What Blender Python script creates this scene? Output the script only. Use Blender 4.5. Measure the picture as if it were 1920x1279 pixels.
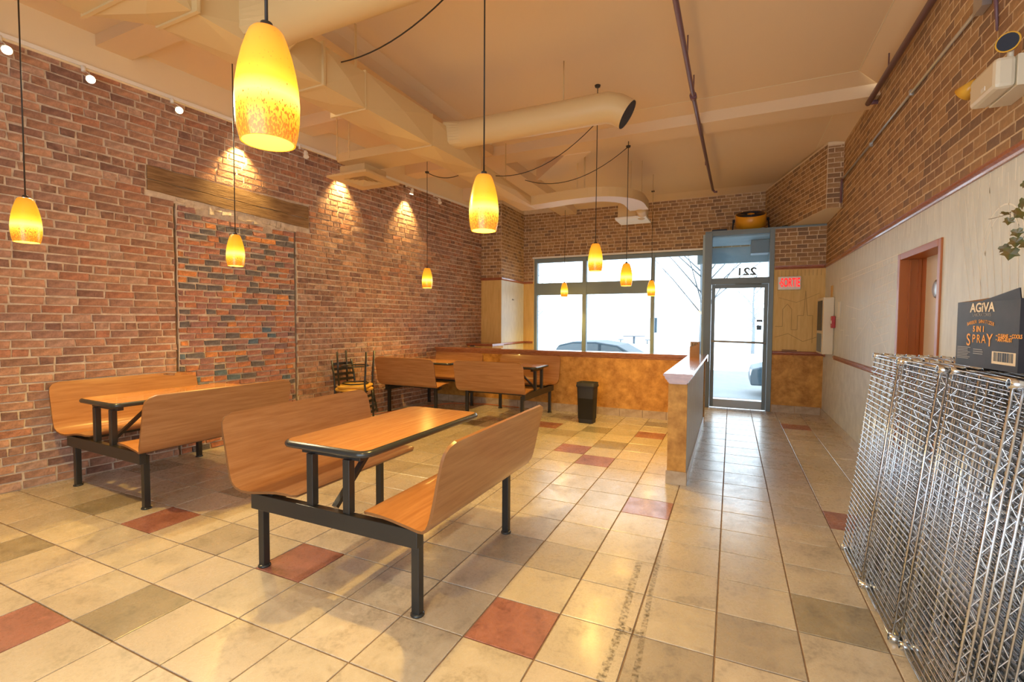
import bpy, math, random
from mathutils import Vector, Matrix
R = math.radians
rng = random.Random(7)
for o in list(bpy.data.objects): bpy.data.objects.remove(o)
scene = bpy.context.scene
C = scene.collection

# ------------------------------------------------------------------ camera
F_PX, YAW, PITCH, ROLL, CAMH = 889.5, R(24.81), R(2.33), R(-0.33), 1.40
cam = bpy.data.cameras.new('camera'); cam.sensor_width = 36; cam.lens = F_PX / 1920 * 36
cam.clip_start = 0.05; cam.clip_end = 300
camo = bpy.data.objects.new('camera', cam); C.objects.link(camo)
cf = Vector((-math.sin(YAW)*math.cos(PITCH), math.cos(YAW)*math.cos(PITCH), -math.sin(PITCH)))
cr0 = Vector((math.cos(YAW), math.sin(YAW), 0)); cd0 = cf.cross(cr0)
cr = cr0*math.cos(ROLL) + cd0*math.sin(ROLL); cdn = cd0*math.cos(ROLL) - cr0*math.sin(ROLL)
cm = Matrix((cr, -cdn, -cf)).transposed().to_4x4(); cm.translation = (0, 0, CAMH)
camo.matrix_world = cm
scene.camera = camo
def project(w):
    v = Vector(w) - Vector((0, 0, CAMH)); z = v.dot(cf)
    if z < 0.1: return None
    return 960 + F_PX*v.dot(cr)/z, 639.5 + F_PX*v.dot(cdn)/z, z
def in_view(w, m=25):
    q = project(w)
    return q is not None and -m < q[0] < 1920+m and -m < q[1] < 1279+m

# ------------------------------------------------------------------ light
world = bpy.data.worlds.new('world'); scene.world = world; world.use_nodes = True
wb = world.node_tree.nodes['Background']
wb.inputs[0].default_value = (0.76, 0.89, 1.0, 1); wb.inputs[1].default_value = 4.2
scene.view_settings.view_transform = 'Standard'; scene.view_settings.look = 'None'
scene.view_settings.gamma = 1; scene.view_settings.use_curve_mapping = False
scene.view_settings.exposure = 0.45
PENDANT_W, GLOW_W, SPOT_W = 32, 4.0, 110
WARM = (1.0, 0.63, 0.145)

# ------------------------------------------------------------------ materials
def mat(name, col, rough=0.5, metal=0.0, col2=None, scale=8.0, stretch=(1, 1, 1), detail=6, contrast=(0.35, 0.65),
        bump=0.0, bscale=None, emit=None, estr=0.0, coords='Object', spec=0.5, coat=0.0, rough2=None, alpha=None, trans=0.0):
    m = bpy.data.materials.new(name); m.use_nodes = True
    nt = m.node_tree; b = nt.nodes['Principled BSDF']
    b.inputs['Base Color'].default_value = (*col, 1); b.inputs['Roughness'].default_value = rough
    b.inputs['Metallic'].default_value = metal; b.inputs['Specular IOR Level'].default_value = spec
    b.inputs['Coat Weight'].default_value = coat; b.inputs['Transmission Weight'].default_value = trans
    if emit: b.inputs['Emission Color'].default_value = (*emit, 1); b.inputs['Emission Strength'].default_value = estr
    if col2 or bump:
        tc = nt.nodes.new('ShaderNodeTexCoord'); mp = nt.nodes.new('ShaderNodeMapping')
        mp.inputs['Scale'].default_value = stretch
        nt.links.new(tc.outputs[coords], mp.inputs[0])
        n = nt.nodes.new('ShaderNodeTexNoise'); n.inputs['Scale'].default_value = scale; n.inputs['Detail'].default_value = detail
        n.inputs['Roughness'].default_value = 0.62
        nt.links.new(mp.outputs[0], n.inputs['Vector'])
        if col2:
            r = nt.nodes.new('ShaderNodeValToRGB')
            r.color_ramp.elements[0].position, r.color_ramp.elements[1].position = contrast
            r.color_ramp.elements[0].color = (*col, 1); r.color_ramp.elements[1].color = (*col2, 1)
            nt.links.new(n.outputs['Fac'], r.inputs[0]); nt.links.new(r.outputs[0], b.inputs['Base Color'])
        if rough2 is not None:
            mr = nt.nodes.new('ShaderNodeMapRange'); mr.inputs[1].default_value = 0.3; mr.inputs[2].default_value = 0.7
            mr.inputs[3].default_value = rough; mr.inputs[4].default_value = rough2
            nt.links.new(n.outputs['Fac'], mr.inputs[0]); nt.links.new(mr.outputs[0], b.inputs['Roughness'])
        if bump:
            n2 = nt.nodes.new('ShaderNodeTexNoise'); n2.inputs['Scale'].default_value = bscale or scale*3
            n2.inputs['Detail'].default_value = 4
            nt.links.new(mp.outputs[0], n2.inputs['Vector'])
            bp = nt.nodes.new('ShaderNodeBump'); bp.inputs['Strength'].default_value = bump; bp.inputs['Distance'].default_value = 0.01
            nt.links.new(n2.outputs['Fac'], bp.inputs['Height']); nt.links.new(bp.outputs[0], b.inputs['Normal'])
    return m

M = {}
def paint(k, c, **kw): M[k] = mat(k, c, **kw)
paint('ceil', (0.77, 0.58, 0.37), rough=0.75, bump=0.05, bscale=60)
paint('duct', (0.64, 0.45, 0.22), rough=0.40)
paint('plaster', (0.80, 0.67, 0.46), rough=0.7)
M['wood'] = mat('laminate', (0.36, 0.155, 0.055), rough=0.3, col2=(0.47, 0.23, 0.095), scale=3, stretch=(16, 1.0, 16), detail=5, coat=0.15)
M['wood_top'] = mat('table_laminate', (0.46, 0.195, 0.055), rough=0.22, col2=(0.58, 0.28, 0.095), scale=3, stretch=(16, 1.0, 16), detail=5, coat=0.3)
M['wood_edge'] = mat('ply_edge', (0.23, 0.10, 0.035), rough=0.35)
paint('black', (0.022, 0.022, 0.022), rough=0.32)
paint('rubber', (0.03, 0.033, 0.035), rough=0.25)
paint('steel_bolt', (0.75, 0.72, 0.66), rough=0.3, metal=1.0)
paint('chrome', (0.76, 0.80, 0.86), rough=0.24, metal=1.0)
M['mahog'] = mat('mahogany', (0.30, 0.095, 0.05), rough=0.25, col2=(0.42, 0.16, 0.09), scale=4, stretch=(3, 14, 14), coat=0.3)
M['capwood'] = mat('cap_wood', (0.32, 0.12, 0.06), rough=0.16, col2=(0.44, 0.19, 0.10), scale=4, stretch=(4, 14, 14), coat=0.6)
M['mottle'] = mat('sponged_wallpaper', (0.36, 0.15, 0.018), rough=0.6, col2=(0.70, 0.36, 0.075), scale=9, detail=7, contrast=(0.33, 0.68))
M['tan_paper'] = mat('tan_wallpaper', (0.66, 0.42, 0.13), rough=0.6, col2=(0.76, 0.52, 0.19), scale=3, stretch=(8, 8, 1))  # golden copy of the same wallpaper, for faces out of the daylight
M['pale_daylit_paper'] = mat('pale_daylit_wallpaper', (0.60, 0.64, 0.66), rough=0.5, col2=(0.72, 0.76, 0.77), scale=3, stretch=(8, 8, 1.5), bump=0.04, bscale=120)  # same wallpaper as the tan one, daylight painted into its pale bluish colour
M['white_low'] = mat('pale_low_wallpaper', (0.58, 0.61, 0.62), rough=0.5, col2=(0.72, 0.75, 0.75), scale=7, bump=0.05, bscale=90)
paint('print_white', (0.90, 0.91, 0.90), rough=0.6)
paint('print_tan', (0.42, 0.26, 0.08), rough=0.6)
M['mortar'] = mat('mortar', (0.50, 0.40, 0.31), rough=0.95, col2=(0.74, 0.63, 0.51), scale=14, bump=0.6, bscale=70)
M['paper_mortar'] = mat('paper_mortar', (0.66, 0.50, 0.31), rough=0.8, col2=(0.74, 0.60, 0.42), scale=20)
M['grout'] = mat('grout', (0.20, 0.13, 0.085), rough=0.8, col2=(0.30, 0.20, 0.13), scale=20)
BRICKS = []
for i, c in enumerate([(.36, .19, .125), (.41, .225, .15), (.30, .165, .115), (.44, .245, .16), (.35, .20, .15), (.24, .13, .10), (.39, .18, .11), (.43, .27, .20)]):
    BRICKS.append(mat('brick_%d' % i, tuple(x*.62 for x in c), rough=0.88, col2=tuple(min(1, x*1.35) for x in c), scale=18, bump=0.9, bscale=60))
INFILL = [mat('infill_brick_%d' % i, tuple(x*.6 for x in c), rough=0.85, col2=tuple(min(1, x*1.5) for x in c), scale=18, bump=0.7, bscale=60)
          for i, c in enumerate([(.13, .115, .12), (.10, .145, .19), (.42, .17, .09), (.55, .22, .08), (.30, .15, .13), (.22, .13, .12), (.38, .17, .12)])]
PAPERB = [mat('paper_brick_%d' % i, tuple(x*.72 for x in c), rough=0.75, col2=tuple(min(1, x*1.25) for x in c), scale=22, contrast=(.3, .7))
          for i, c in enumerate([(.36, .205, .095), (.40, .24, .115), (.29, .165, .085), (.24, .145, .085), (.44, .27, .13)])]
TILE = {}
def tilemat(k, a, b):
    """mottled stone-look glaze; the pattern runs on from tile to tile at random because it is laid in world space"""
    m = bpy.data.materials.new('floor_tile_'+k); m.use_nodes = True; nt = m.node_tree; p = nt.nodes['Principled BSDF']
    g = nt.nodes.new('ShaderNodeNewGeometry'); oi = nt.nodes.new('ShaderNodeObjectInfo')
    def noise(sc, det, ro, dist=0.0):
        n = nt.nodes.new('ShaderNodeTexNoise'); n.noise_dimensions = '4D'; n.inputs['Scale'].default_value = sc; n.inputs['Detail'].default_value = det
        n.inputs['Roughness'].default_value = ro; n.inputs['Distortion'].default_value = dist
        ml = nt.nodes.new('ShaderNodeMath'); ml.operation = 'MULTIPLY'; ml.inputs[1].default_value = 40.0
        nt.links.new(oi.outputs['Random'], ml.inputs[0]); nt.links.new(ml.outputs[0], n.inputs['W']); nt.links.new(g.outputs['Position'], n.inputs['Vector']); return n
    n1, n2 = noise(5.5, 11, .72, .4), noise(48, 5, .7)
    mx = nt.nodes.new('ShaderNodeMix'); mx.inputs[0].default_value = .38
    nt.links.new(n1.outputs['Fac'], mx.inputs[2]); nt.links.new(n2.outputs['Fac'], mx.inputs[3])
    r = nt.nodes.new('ShaderNodeValToRGB'); e = r.color_ramp.elements; e[0].position = .37; e[0].color = (*[x*.86 for x in a], 1); e[1].position = .61; e[1].color = (*b, 1)
    md = e.new(.5); md.color = (*[(x+2*y)/3 for x, y in zip(a, b)], 1)
    nt.links.new(mx.outputs[0], r.inputs[0]); nt.links.new(r.outputs[0], p.inputs['Base Color'])
    mr = nt.nodes.new('ShaderNodeMapRange'); mr.inputs[1].default_value = .35; mr.inputs[2].default_value = .65; mr.inputs[3].default_value = .42; mr.inputs[4].default_value = .17
    nt.links.new(mx.outputs[0], mr.inputs[0]); nt.links.new(mr.outputs[0], p.inputs['Roughness']); p.inputs['Specular IOR Level'].default_value = .85
    p.inputs['Coat Weight'].default_value = .25; p.inputs['Coat Roughness'].default_value = .16
    bp = nt.nodes.new('ShaderNodeBump'); bp.inputs['Strength'].default_value = .08; bp.inputs['Distance'].default_value = .006
    nt.links.new(n1.outputs['Fac'], bp.inputs['Height']); nt.links.new(bp.outputs[0], p.inputs['Normal'])
    TILE[k] = m
tilemat('beige', (.38, .325, .25), (.64, .57, .47)); tilemat('beige2', (.42, .36, .28), (.68, .60, .50)); tilemat('beige3', (.35, .295, .23), (.60, .53, .435))
tilemat('olive', (.17, .145, .10), (.40, .345, .255)); tilemat('red', (.17, .045, .035), (.46, .21, .17)); tilemat('grey', (.25, .215, .17), (.49, .425, .35))
M['base_tile'] = mat('base_tile', (.38, .27, .17), rough=0.3, col2=(.55, .43, .30), scale=9, detail=8)
M['base_pale'] = mat('base_tile_pale', (.50, .46, .40), rough=0.3, col2=(.66, .62, .55), scale=9, detail=8)
M['timber'] = mat('old_timber', (.16, .085, .035), rough=0.85, col2=(.33, .20, .095), scale=4, stretch=(1, 12, 12), bump=0.5, bscale=14)
paint('alu', (0.19, 0.25, 0.29), rough=0.5, metal=0.0)
paint('alu_pale', (0.42, 0.46, 0.48), rough=0.4, metal=0.2)
paint('white', (0.82, 0.81, 0.78), rough=0.4)
paint('cream', (0.74, 0.66, 0.50), rough=0.45)
paint('pipe', (0.17, 0.085, 0.11), rough=0.3)
paint('galv', (0.55, 0.56, 0.56), rough=0.35, metal=0.8)
paint('fan_y', (0.80, 0.36, 0.02), rough=0.35)
paint('navy', (0.015, 0.025, 0.05), rough=0.4)
paint('can', (0.022, 0.022, 0.026), rough=0.6)
paint('seat_y', (0.72, 0.40, 0.06), rough=0.5)
paint('orange_frame', (0.42, 0.13, 0.03), rough=0.35)
paint('door_pale', (0.70, 0.62, 0.55), rough=0.35)
M['carton'] = mat('carton_black', (0.012, 0.012, 0.016), rough=0.45, spec=0.25, col2=(0.03, 0.025, 0.03), scale=9)
paint('kraft', (0.30, 0.17, 0.09), rough=0.7)
paint('ink_cream', (0.80, 0.66, 0.45), rough=0.5); paint('ink_orange', (0.90, 0.36, 0.02), rough=0.5); paint('ink_grey', (0.30, 0.28, 0.26), rough=0.5)
M['leaf'] = mat('ivy_leaf', (0.05, 0.11, 0.02), rough=0.35, col2=(0.17, 0.10, 0.03), scale=18)
paint('stem', (0.16, 0.09, 0.04), rough=0.6)
paint('cable', (0.03, 0.02, 0.015), rough=0.5)
paint('red', (0.45, 0.03, 0.04), rough=0.4)
paint('amber', (0.75, 0.42, 0.05), rough=0.25)
paint('orange_cord', (0.55, 0.16, 0.05), rough=0.5)
M['sortie'] = mat('exit_letters', (0.8, 0.02, 0.02), emit=(1.0, 0.01, 0.015), estr=0.8)
M['snow'] = mat('snowy_ground', (0.62, 0.64, 0.67), rough=0.8, col2=(0.85, 0.86, 0.88), scale=1.5)
M['road'] = mat('wet_road', (0.085, 0.105, 0.12), rough=0.6, col2=(0.115, 0.13, 0.14), scale=1.2)
M['walk'] = mat('pavement', (0.075, 0.10, 0.12), rough=0.7, col2=(0.15, 0.175, 0.19), scale=5)
M['siding'] = mat('soffit_siding', (0.38, 0.50, 0.56), rough=0.5, col2=(0.46, 0.57, 0.62), scale=4)
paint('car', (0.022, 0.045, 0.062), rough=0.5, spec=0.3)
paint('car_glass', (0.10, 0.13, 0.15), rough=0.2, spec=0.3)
paint('tyre', (0.03, 0.03, 0.035), rough=0.6)
paint('bark', (0.13, 0.15, 0.165), rough=0.9)
paint('far_grey', (0.08, 0.10, 0.125), rough=0.8)
def glass():
    m = bpy.data.materials.new('window_glass'); m.use_nodes = True; nt = m.node_tree; nt.nodes.clear()
    o = nt.nodes.new('ShaderNodeOutputMaterial'); t = nt.nodes.new('ShaderNodeBsdfTransparent'); g = nt.nodes.new('ShaderNodeBsdfGlossy')
    g.inputs['Roughness'].default_value = 0.03; t.inputs[0].default_value = (0.95, 0.975, 0.98, 1)
    mx = nt.nodes.new('ShaderNodeMixShader'); fr = nt.nodes.new('ShaderNodeFresnel'); fr.inputs[0].default_value = 1.45
    nt.links.new(fr.outputs[0], mx.inputs[0]); nt.links.new(t.outputs[0], mx.inputs[1]); nt.links.new(g.outputs[0], mx.inputs[2]); nt.links.new(mx.outputs[0], o.inputs[0])
    return m
M['glass'] = glass()
def stain():
    m = bpy.data.materials.new('floor_stain'); m.use_nodes = True; nt = m.node_tree; b = nt.nodes['Principled BSDF']
    b.inputs['Base Color'].default_value = (0.035, 0.028, 0.022, 1); b.inputs['Roughness'].default_value = 0.7
    tc = nt.nodes.new('ShaderNodeTexCoord'); n = nt.nodes.new('ShaderNodeTexNoise'); n.inputs['Scale'].default_value = 55; n.inputs['Detail'].default_value = 8
    r = nt.nodes.new('ShaderNodeValToRGB'); r.color_ramp.elements[0].position = 0.42; r.color_ramp.elements[1].position = 0.74
    nt.links.new(tc.outputs['Object'], n.inputs['Vector']); nt.links.new(n.outputs['Fac'], r.inputs[0]); ml = nt.nodes.new('ShaderNodeMath'); ml.operation = 'MULTIPLY'; ml.inputs[1].default_value = 0.55; nt.links.new(r.outputs[0], ml.inputs[0]); nt.links.new(ml.outputs[0], b.inputs['Alpha'])
    return m
M['stain'] = stain()
def shade_mat():
    """amber glass lampshade, lit from inside: orange top, yellow belly, speckled rim"""
    m = bpy.data.materials.new('amber_lampshade'); m.use_nodes = True; nt = m.node_tree; b = nt.nodes['Principled BSDF']
    b.inputs['Roughness'].default_value = 0.25
    tc = nt.nodes.new('ShaderNodeTexCoord'); sx = nt.nodes.new('ShaderNodeSeparateXYZ'); nt.links.new(tc.outputs['Generated'], sx.inputs[0])
    r = nt.nodes.new('ShaderNodeValToRGB'); e = r.color_ramp.elements
    e[0].position = 0.0; e[0].color = (1.0, 0.38, 0.02, 1); e[1].position = 1.0; e[1].color = (0.85, 0.22, 0.012, 1)
    for p, c in ((0.14, (1.0, 0.48, 0.02, 1)), (0.26, (1.2, 0.82, 0.05, 1)), (0.38, (1.8, 1.45, 0.35, 1)), (0.50, (1.3, 0.85, 0.04, 1)), (0.64, (1.05, 0.48, 0.015, 1))):
        x = e.new(p); x.color = c
    nt.links.new(sx.outputs[2], r.inputs[0])
    mp = nt.nodes.new('ShaderNodeMapping'); mp.inputs['Scale'].default_value = (1, 1, 0.45); nt.links.new(tc.outputs['Object'], mp.inputs[0])
    n = nt.nodes.new('ShaderNodeTexNoise'); n.inputs['Scale'].default_value = 240; n.inputs['Detail'].default_value = 2; nt.links.new(mp.outputs[0], n.inputs['Vector'])
    n2 = nt.nodes.new('ShaderNodeMapRange'); n2.inputs[1].default_value = 0.42; n2.inputs[2].default_value = 0.06; n2.inputs[3].default_value = -0.16; n2.inputs[4].default_value = 0.10
    nt.links.new(sx.outputs[2], n2.inputs[0])
    ad = nt.nodes.new('ShaderNodeMath'); ad.operation = 'ADD'; nt.links.new(n.outputs['Fac'], ad.inputs[0]); nt.links.new(n2.outputs[0], ad.inputs[1])
    st = nt.nodes.new('ShaderNodeMapRange'); st.inputs[1].default_value = 0.53; st.inputs[2].default_value = 0.58; nt.links.new(ad.outputs[0], st.inputs[0])
    mx = nt.nodes.new('ShaderNodeMix'); mx.data_type = 'RGBA'; nt.links.new(st.outputs[0], mx.inputs['Factor'])
    nt.links.new(r.outputs[0], mx.inputs[6]); mx.inputs[7].default_value = (0.55, 0.13, 0.006, 1)
    nt.links.new(mx.outputs[2], b.inputs['Emission Color']); b.inputs['Emission Strength'].default_value = 0.78
    b.inputs['Base Color'].default_value = (0.5, 0.2, 0.03, 1)
    return m
M['shade'] = shade_mat()
M['bulb'] = mat('lamp_glow', (.1, .09, .06), emit=(1.0, 0.86, 0.35), estr=2.5)
M['shade_in'] = mat('shade_inside', (.03, .02, .006), emit=(1.0, 0.70, 0.10), estr=0.62, spec=0.0)
M['spot_glow'] = mat('spot_glow', (1, .95, .8), emit=(1.0, 0.85, 0.55), estr=14)

# ------------------------------------------------------------------ mesh helper
class MB:
    def __init__(s): s.v = []; s.f = []; s.m = []; s.sm = []
    def add(s, vs, fs, mi=0, smooth=False):
        k = len(s.v); s.v += [tuple(v) for v in vs]
        for f in fs: s.f.append(tuple(i+k for i in f)); s.m.append(mi); s.sm.append(smooth)
        return s
    def box(s, c, d, rot=None, mi=0, ch=0.0):
        x, y, z = d[0]/2, d[1]/2, d[2]/2
        P = [(-x, -y, -z), (x, -y, -z), (x, y, -z), (-x, y, -z), (-x, -y, z), (x, -y, z), (x, y, z), (-x, y, z)]
        F = [(3, 2, 1, 0), (4, 5, 6, 7), (0, 1, 5, 4), (1, 2, 6, 5), (2, 3, 7, 6), (3, 0, 4, 7)]
        if rot is not None:
            P = [rot @ Vector(p) for p in P]
        return s.add([(p[0]+c[0], p[1]+c[1], p[2]+c[2]) for p in P], F, mi)
    def bb(s, x0, x1, y0, y1, z0, z1, mi=0):
        return s.box(((x0+x1)/2, (y0+y1)/2, (z0+z1)/2), (abs(x1-x0), abs(y1-y0), abs(z1-z0)), mi=mi)
    def chamfer(s, c, d, r, mi=0):
        """box with its top edges chamfered"""
        x, y, z = d[0]/2, d[1]/2, d[2]/2
        P = [(-x, -y, -z), (x, -y, -z), (x, y, -z), (-x, y, -z), (-x, -y, z-r), (x, -y, z-r), (x, y, z-r), (-x, y, z-r), (-x+r, -y+r, z), (x-r, -y+r, z), (x-r, y-r, z), (-x+r, y-r, z)]
        F = [(0, 1, 5, 4), (1, 2, 6, 5), (2, 3, 7, 6), (3, 0, 4, 7), (4, 5, 9, 8), (5, 6, 10, 9), (6, 7, 11, 10), (7, 4, 8, 11), (8, 9, 10, 11), (3, 2, 1, 0)]
        return s.add([(p[0]+c[0], p[1]+c[1], p[2]+c[2]) for p in P], F, mi)
    def tube(s, path, r, n=8, mi=0, caps=True, smooth=True, closed=False):
        path = [Vector(p) for p in path]; k0 = len(s.v); N = len(path)
        rs = r if isinstance(r, (list, tuple)) else [r]*N
        up = None
        for i, p in enumerate(path):
            if closed: t = path[(i+1) % N] - path[i-1]
            else: t = path[min(i+1, N-1)] - path[max(i-1, 0)]
            t.normalize()
            if up is None:
                up = Vector((0, 0, 1)) if abs(t.z) < 0.9 else Vector((1, 0, 0))
            a = up - t*up.dot(t)
            if a.length < 1e-4: a = Vector((1, 0, 0)) - t*t.x
            a.normalize(); b = t.cross(a); up = a
            for j in range(n):
                g = 2*math.pi*j/n
                s.v.append(tuple(p + (a*math.cos(g) + b*math.sin(g))*rs[i]))
        for i in range(N if closed else N-1):
            for j in range(n):
                a0 = k0 + i*n + j; a1 = k0 + i*n + (j+1) % n; i2 = (i+1) % N
                b0 = k0 + i2*n + j; b1 = k0 + i2*n + (j+1) % n
                s.f.append((a0, a1, b1, b0)); s.m.append(mi); s.sm.append(smooth)
        if caps and not closed:
            s.f.append(tuple(k0 + j for j in reversed(range(n)))); s.m.append(mi); s.sm.append(False)
            s.f.append(tuple(k0 + (N-1)*n + j for j in range(n))); s.m.append(mi); s.sm.append(False)
        return s
    def lathe(s, prof, n=32, mi=0, c=(0, 0, 0), smooth=True):
        k0 = len(s.v)
        for r, z in prof:
            for j in range(n):
                g = 2*math.pi*j/n; s.v.append((c[0]+r*math.cos(g), c[1]+r*math.sin(g), c[2]+z))
        for i in range(len(prof)-1):
            for j in range(n):
                s.f.append((k0+i*n+j, k0+i*n+(j+1) % n, k0+(i+1)*n+(j+1) % n, k0+(i+1)*n+j)); s.m.append(mi); s.sm.append(smooth)
        return s
    def prism(s, poly, axis, a, b, mi=0):
        """polygon extruded along an axis; poly in the other two axes, in x,y,z order"""
        def P(u, v, w): return {'x': (w, u, v), 'y': (u, w, v), 'z': (u, v, w)}[axis]
        n = len(poly); vs = [P(u, v, a) for u, v in poly] + [P(u, v, b) for u, v in poly]
        fs = [tuple(range(n))[::-1], tuple(range(n, 2*n))] + [(i, (i+1) % n, n+(i+1) % n, n+i) for i in range(n)]
        return s.add(vs, fs, mi)
    def mesh(s, name, mats):
        me = bpy.data.meshes.new(name); me.from_pydata(s.v, [], s.f)
        for m in (mats if isinstance(mats, (list, tuple)) else [mats]): me.materials.append(m)
        me.polygons.foreach_set('material_index', s.m); me.polygons.foreach_set('use_smooth', s.sm)
        me.update(); return me
    def build(s, name, mats, parent=None, fix=True, bevel=0.0):
        me = s.mesh(name, mats)
        if fix:
            import bmesh
            bm = bmesh.new(); bm.from_mesh(me); bmesh.ops.recalc_face_normals(bm, faces=bm.faces); bm.to_mesh(me); bm.free()
        o = link(name, me, parent)
        if bevel:
            md = o.modifiers.new('bevel', 'BEVEL'); md.width = bevel; md.segments = 2; md.limit_method = 'ANGLE'; md.angle_limit = R(40)
        return o
def link(name, data, parent=None):
    o = bpy.data.objects.new(name, data); C.objects.link(o)
    if parent: o.parent = parent
    return o
def tag(o, label=None, cat=None, group=None, kind=None):
    if label: o['label'] = label
    if cat: o['category'] = cat
    if group: o['group'] = group
    if kind: o['kind'] = kind
    return o
def thing(name, label, cat, loc=(0, 0, 0), rz=0, group=None):
    o = link(name, None); o.location = loc; o.rotation_euler.z = rz; o.empty_display_size = 0.1
    return tag(o, label, cat, group)
def struct(o): o['kind'] = 'structure'; return o
def copy_tree(o, parent=None):
    c = o.copy(); C.objects.link(c); c.parent = parent
    for ch in [x for x in o.children]: copy_tree(ch, c)
    return c
def text_mesh(s, size, mtl, name='print', parent=None, loc=(0, 0, 0), rot=(0, 0, 0), align='CENTER', sx=1.0, thick=0.0004, bold=0.0):
    cu = bpy.data.curves.new(name, 'FONT'); cu.body = s; cu.size = size; cu.align_x = align; cu.align_y = 'CENTER'; cu.extrude = thick
    cu.offset = bold
    t = bpy.data.objects.new(name, cu); C.objects.link(t)
    dg = bpy.context.evaluated_depsgraph_get(); me = bpy.data.meshes.new_from_object(t.evaluated_get(dg))
    bpy.data.objects.remove(t); bpy.data.curves.remove(cu)
    me.materials.clear(); me.materials.append(mtl)
    o = link(name, me, parent); o.location = loc; o.rotation_euler = rot; o.scale = (sx, 1, 1)
    return o

# ================================================================== room shell
RW, FW, DW = 1.27, 9.60, 8.50          # right wall, window wall, door wall
T, TX0, TY0 = 0.340, -0.3743, 2.7976   # floor tile grid
def wl(y): return -5.43 + 0.095*y      # the brick wall runs slightly askew

# ---- floor
fl = struct(MB().bb(-5.6, 1.45, -2.0, 9.75, -0.06, -0.005).build('floor', M['grout']))
special = {}
for t in [(-2, -3), (-6, -3), (-8, -6), (-10, -3), (-1, 2), (-4, 6), (-3, 5), (-2, 9), (-6, 9), (3, 3), (3, 13), (2, 9), (-7, 9)]: special[t] = 'red'
for t in [(-7, -5), (-11, -5), (-12, -3), (-4, 9), (-3, 7), (-2, 11), (-6, 11), (-10, -1), (-9, 8), (-14, -1), (2, -1)]: special[t] = 'olive'
for t in [(-8, -3), (-2, -1), (-3, -1), (-11, -4), (-4, -2), (1, -2), (0, -3), (-12, 1), (-5, 8), (-8, 10), (1, 7), (-9, 0)]: special[t] = 'grey'
special.pop((-7, 9)); special.pop((2, 9)); special.pop((-11, -4))
tilemesh = {k: MB().chamfer((0, 0, -0.006), (T-0.007, T-0.007, 0.012), 0.0018).mesh('tile', m) for k, m in TILE.items()}
cells = []
for i in range(-16, 6):
    for j in range(-13, 21):
        x0, x1 = TX0+i*T, TX0+(i+1)*T; y0, y1 = TY0+j*T, TY0+(j+1)*T
        x1c = min(x1, RW); x0c = max(x0, wl((y0+y1)/2)-0.06)
        if x1c-x0c < 0.03: continue
        y1c = min(y1, FW+0.05)
        if y1c-y0 < 0.03: continue
        k = special.get((i, j)) or rng.choice(['beige', 'beige', 'beige2', 'beige3'])
        cells.append((i, j, x0c, x1c, y0, y1c, k))
def cell_size(c):
    w = ((c[2]+c[3])/2, (c[4]+c[5])/2, 0)
    if not in_view(w): return 0
    z = project(w)[2]; return CAMH/z**3
cells.sort(key=cell_size, reverse=True)
far = MB(); keys = list(TILE)
for n, (i, j, x0, x1, y0, y1, k) in enumerate(cells):
    if n < 300 and cell_size((i, j, x0, x1, y0, y1, k)) > 0:
        o = link('tile', tilemesh[k], fl); o.location = ((x0+x1)/2, (y0+y1)/2, 0); o.scale = ((x1-x0)/T, (y1-y0)/T, 1)
    else:
        far.chamfer(((x0+x1)/2, (y0+y1)/2, -0.006), (x1-x0-0.007, y1-y0-0.007, 0.012), 0.0018, mi=keys.index(k))
tag(far.build('distant_tiles', [TILE[k] for k in keys], fl, fix=False), kind='stuff')
for pts, w in (([(-0.457, 2.78), (-0.45, 2.5), (-0.43, 2.13), (-0.432, 1.95), (-0.437, 1.70)], 0.018), ([(-0.368, 3.10), (-0.35, 2.5), (-0.331, 2.13), (-0.318, 1.95), (-0.312, 1.75)], 0.013), ([(-0.44, 2.14), (-0.39, 2.125), (-0.33, 2.12)], 0.03)):
    m = MB()
    for a, b in zip(pts, pts[1:]):
        d = Vector((b[0]-a[0], b[1]-a[1])).normalized()*w; nx, ny = -d.y, d.x
        m.add([(a[0]+nx, a[1]+ny, .0012), (a[0]-nx, a[1]-ny, .0012), (b[0]-nx, b[1]-ny, .0012), (b[0]+nx, b[1]+ny, .0012)], [(0, 1, 2, 3)])
    m.build('floor_stain', M['stain'], fl)

# ---- generic brickwork: rows of bricks in a local frame (x along the wall, -y out of it, z up)
def brick_shape(w, h, d, jit, r):
    """a brick front with uneven edges; 18 triangles"""
    x, z = w/2, h/2; J = lambda a=jit: r.uniform(-a, a)
    P = [(-x+J(), 0.02, -z+J()), (x+J(), 0.02, -z+J()), (x+J(), 0.02, z+J()), (-x+J(), 0.02, z+J())]
    b = min(0.0032, h*.1)
    Q = [(P[0][0]+b, -d+J(jit*.6), P[0][2]+b), (P[1][0]-b, -d+J(jit*.6), P[1][2]+b), (P[2][0]-b, -d+J(jit*.6), P[2][2]-b), (P[3][0]+b, -d+J(jit*.6), P[3][2]-b)]
    mid = [(q[0]*1.0 + (p[0]-q[0])*.75, -d*.55, q[2] + (p[2]-q[2])*.75) for p, q in zip(P, Q)]
    V = P + mid + Q
    F = [(0, 1, 5, 4), (1, 2, 6, 5), (2, 3, 7, 6), (3, 0, 4, 7), (4, 5, 9, 8), (5, 6, 10, 9), (6, 7, 11, 10), (7, 4, 8, 11), (8, 9, 10, 11)]
    return V, F
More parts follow.
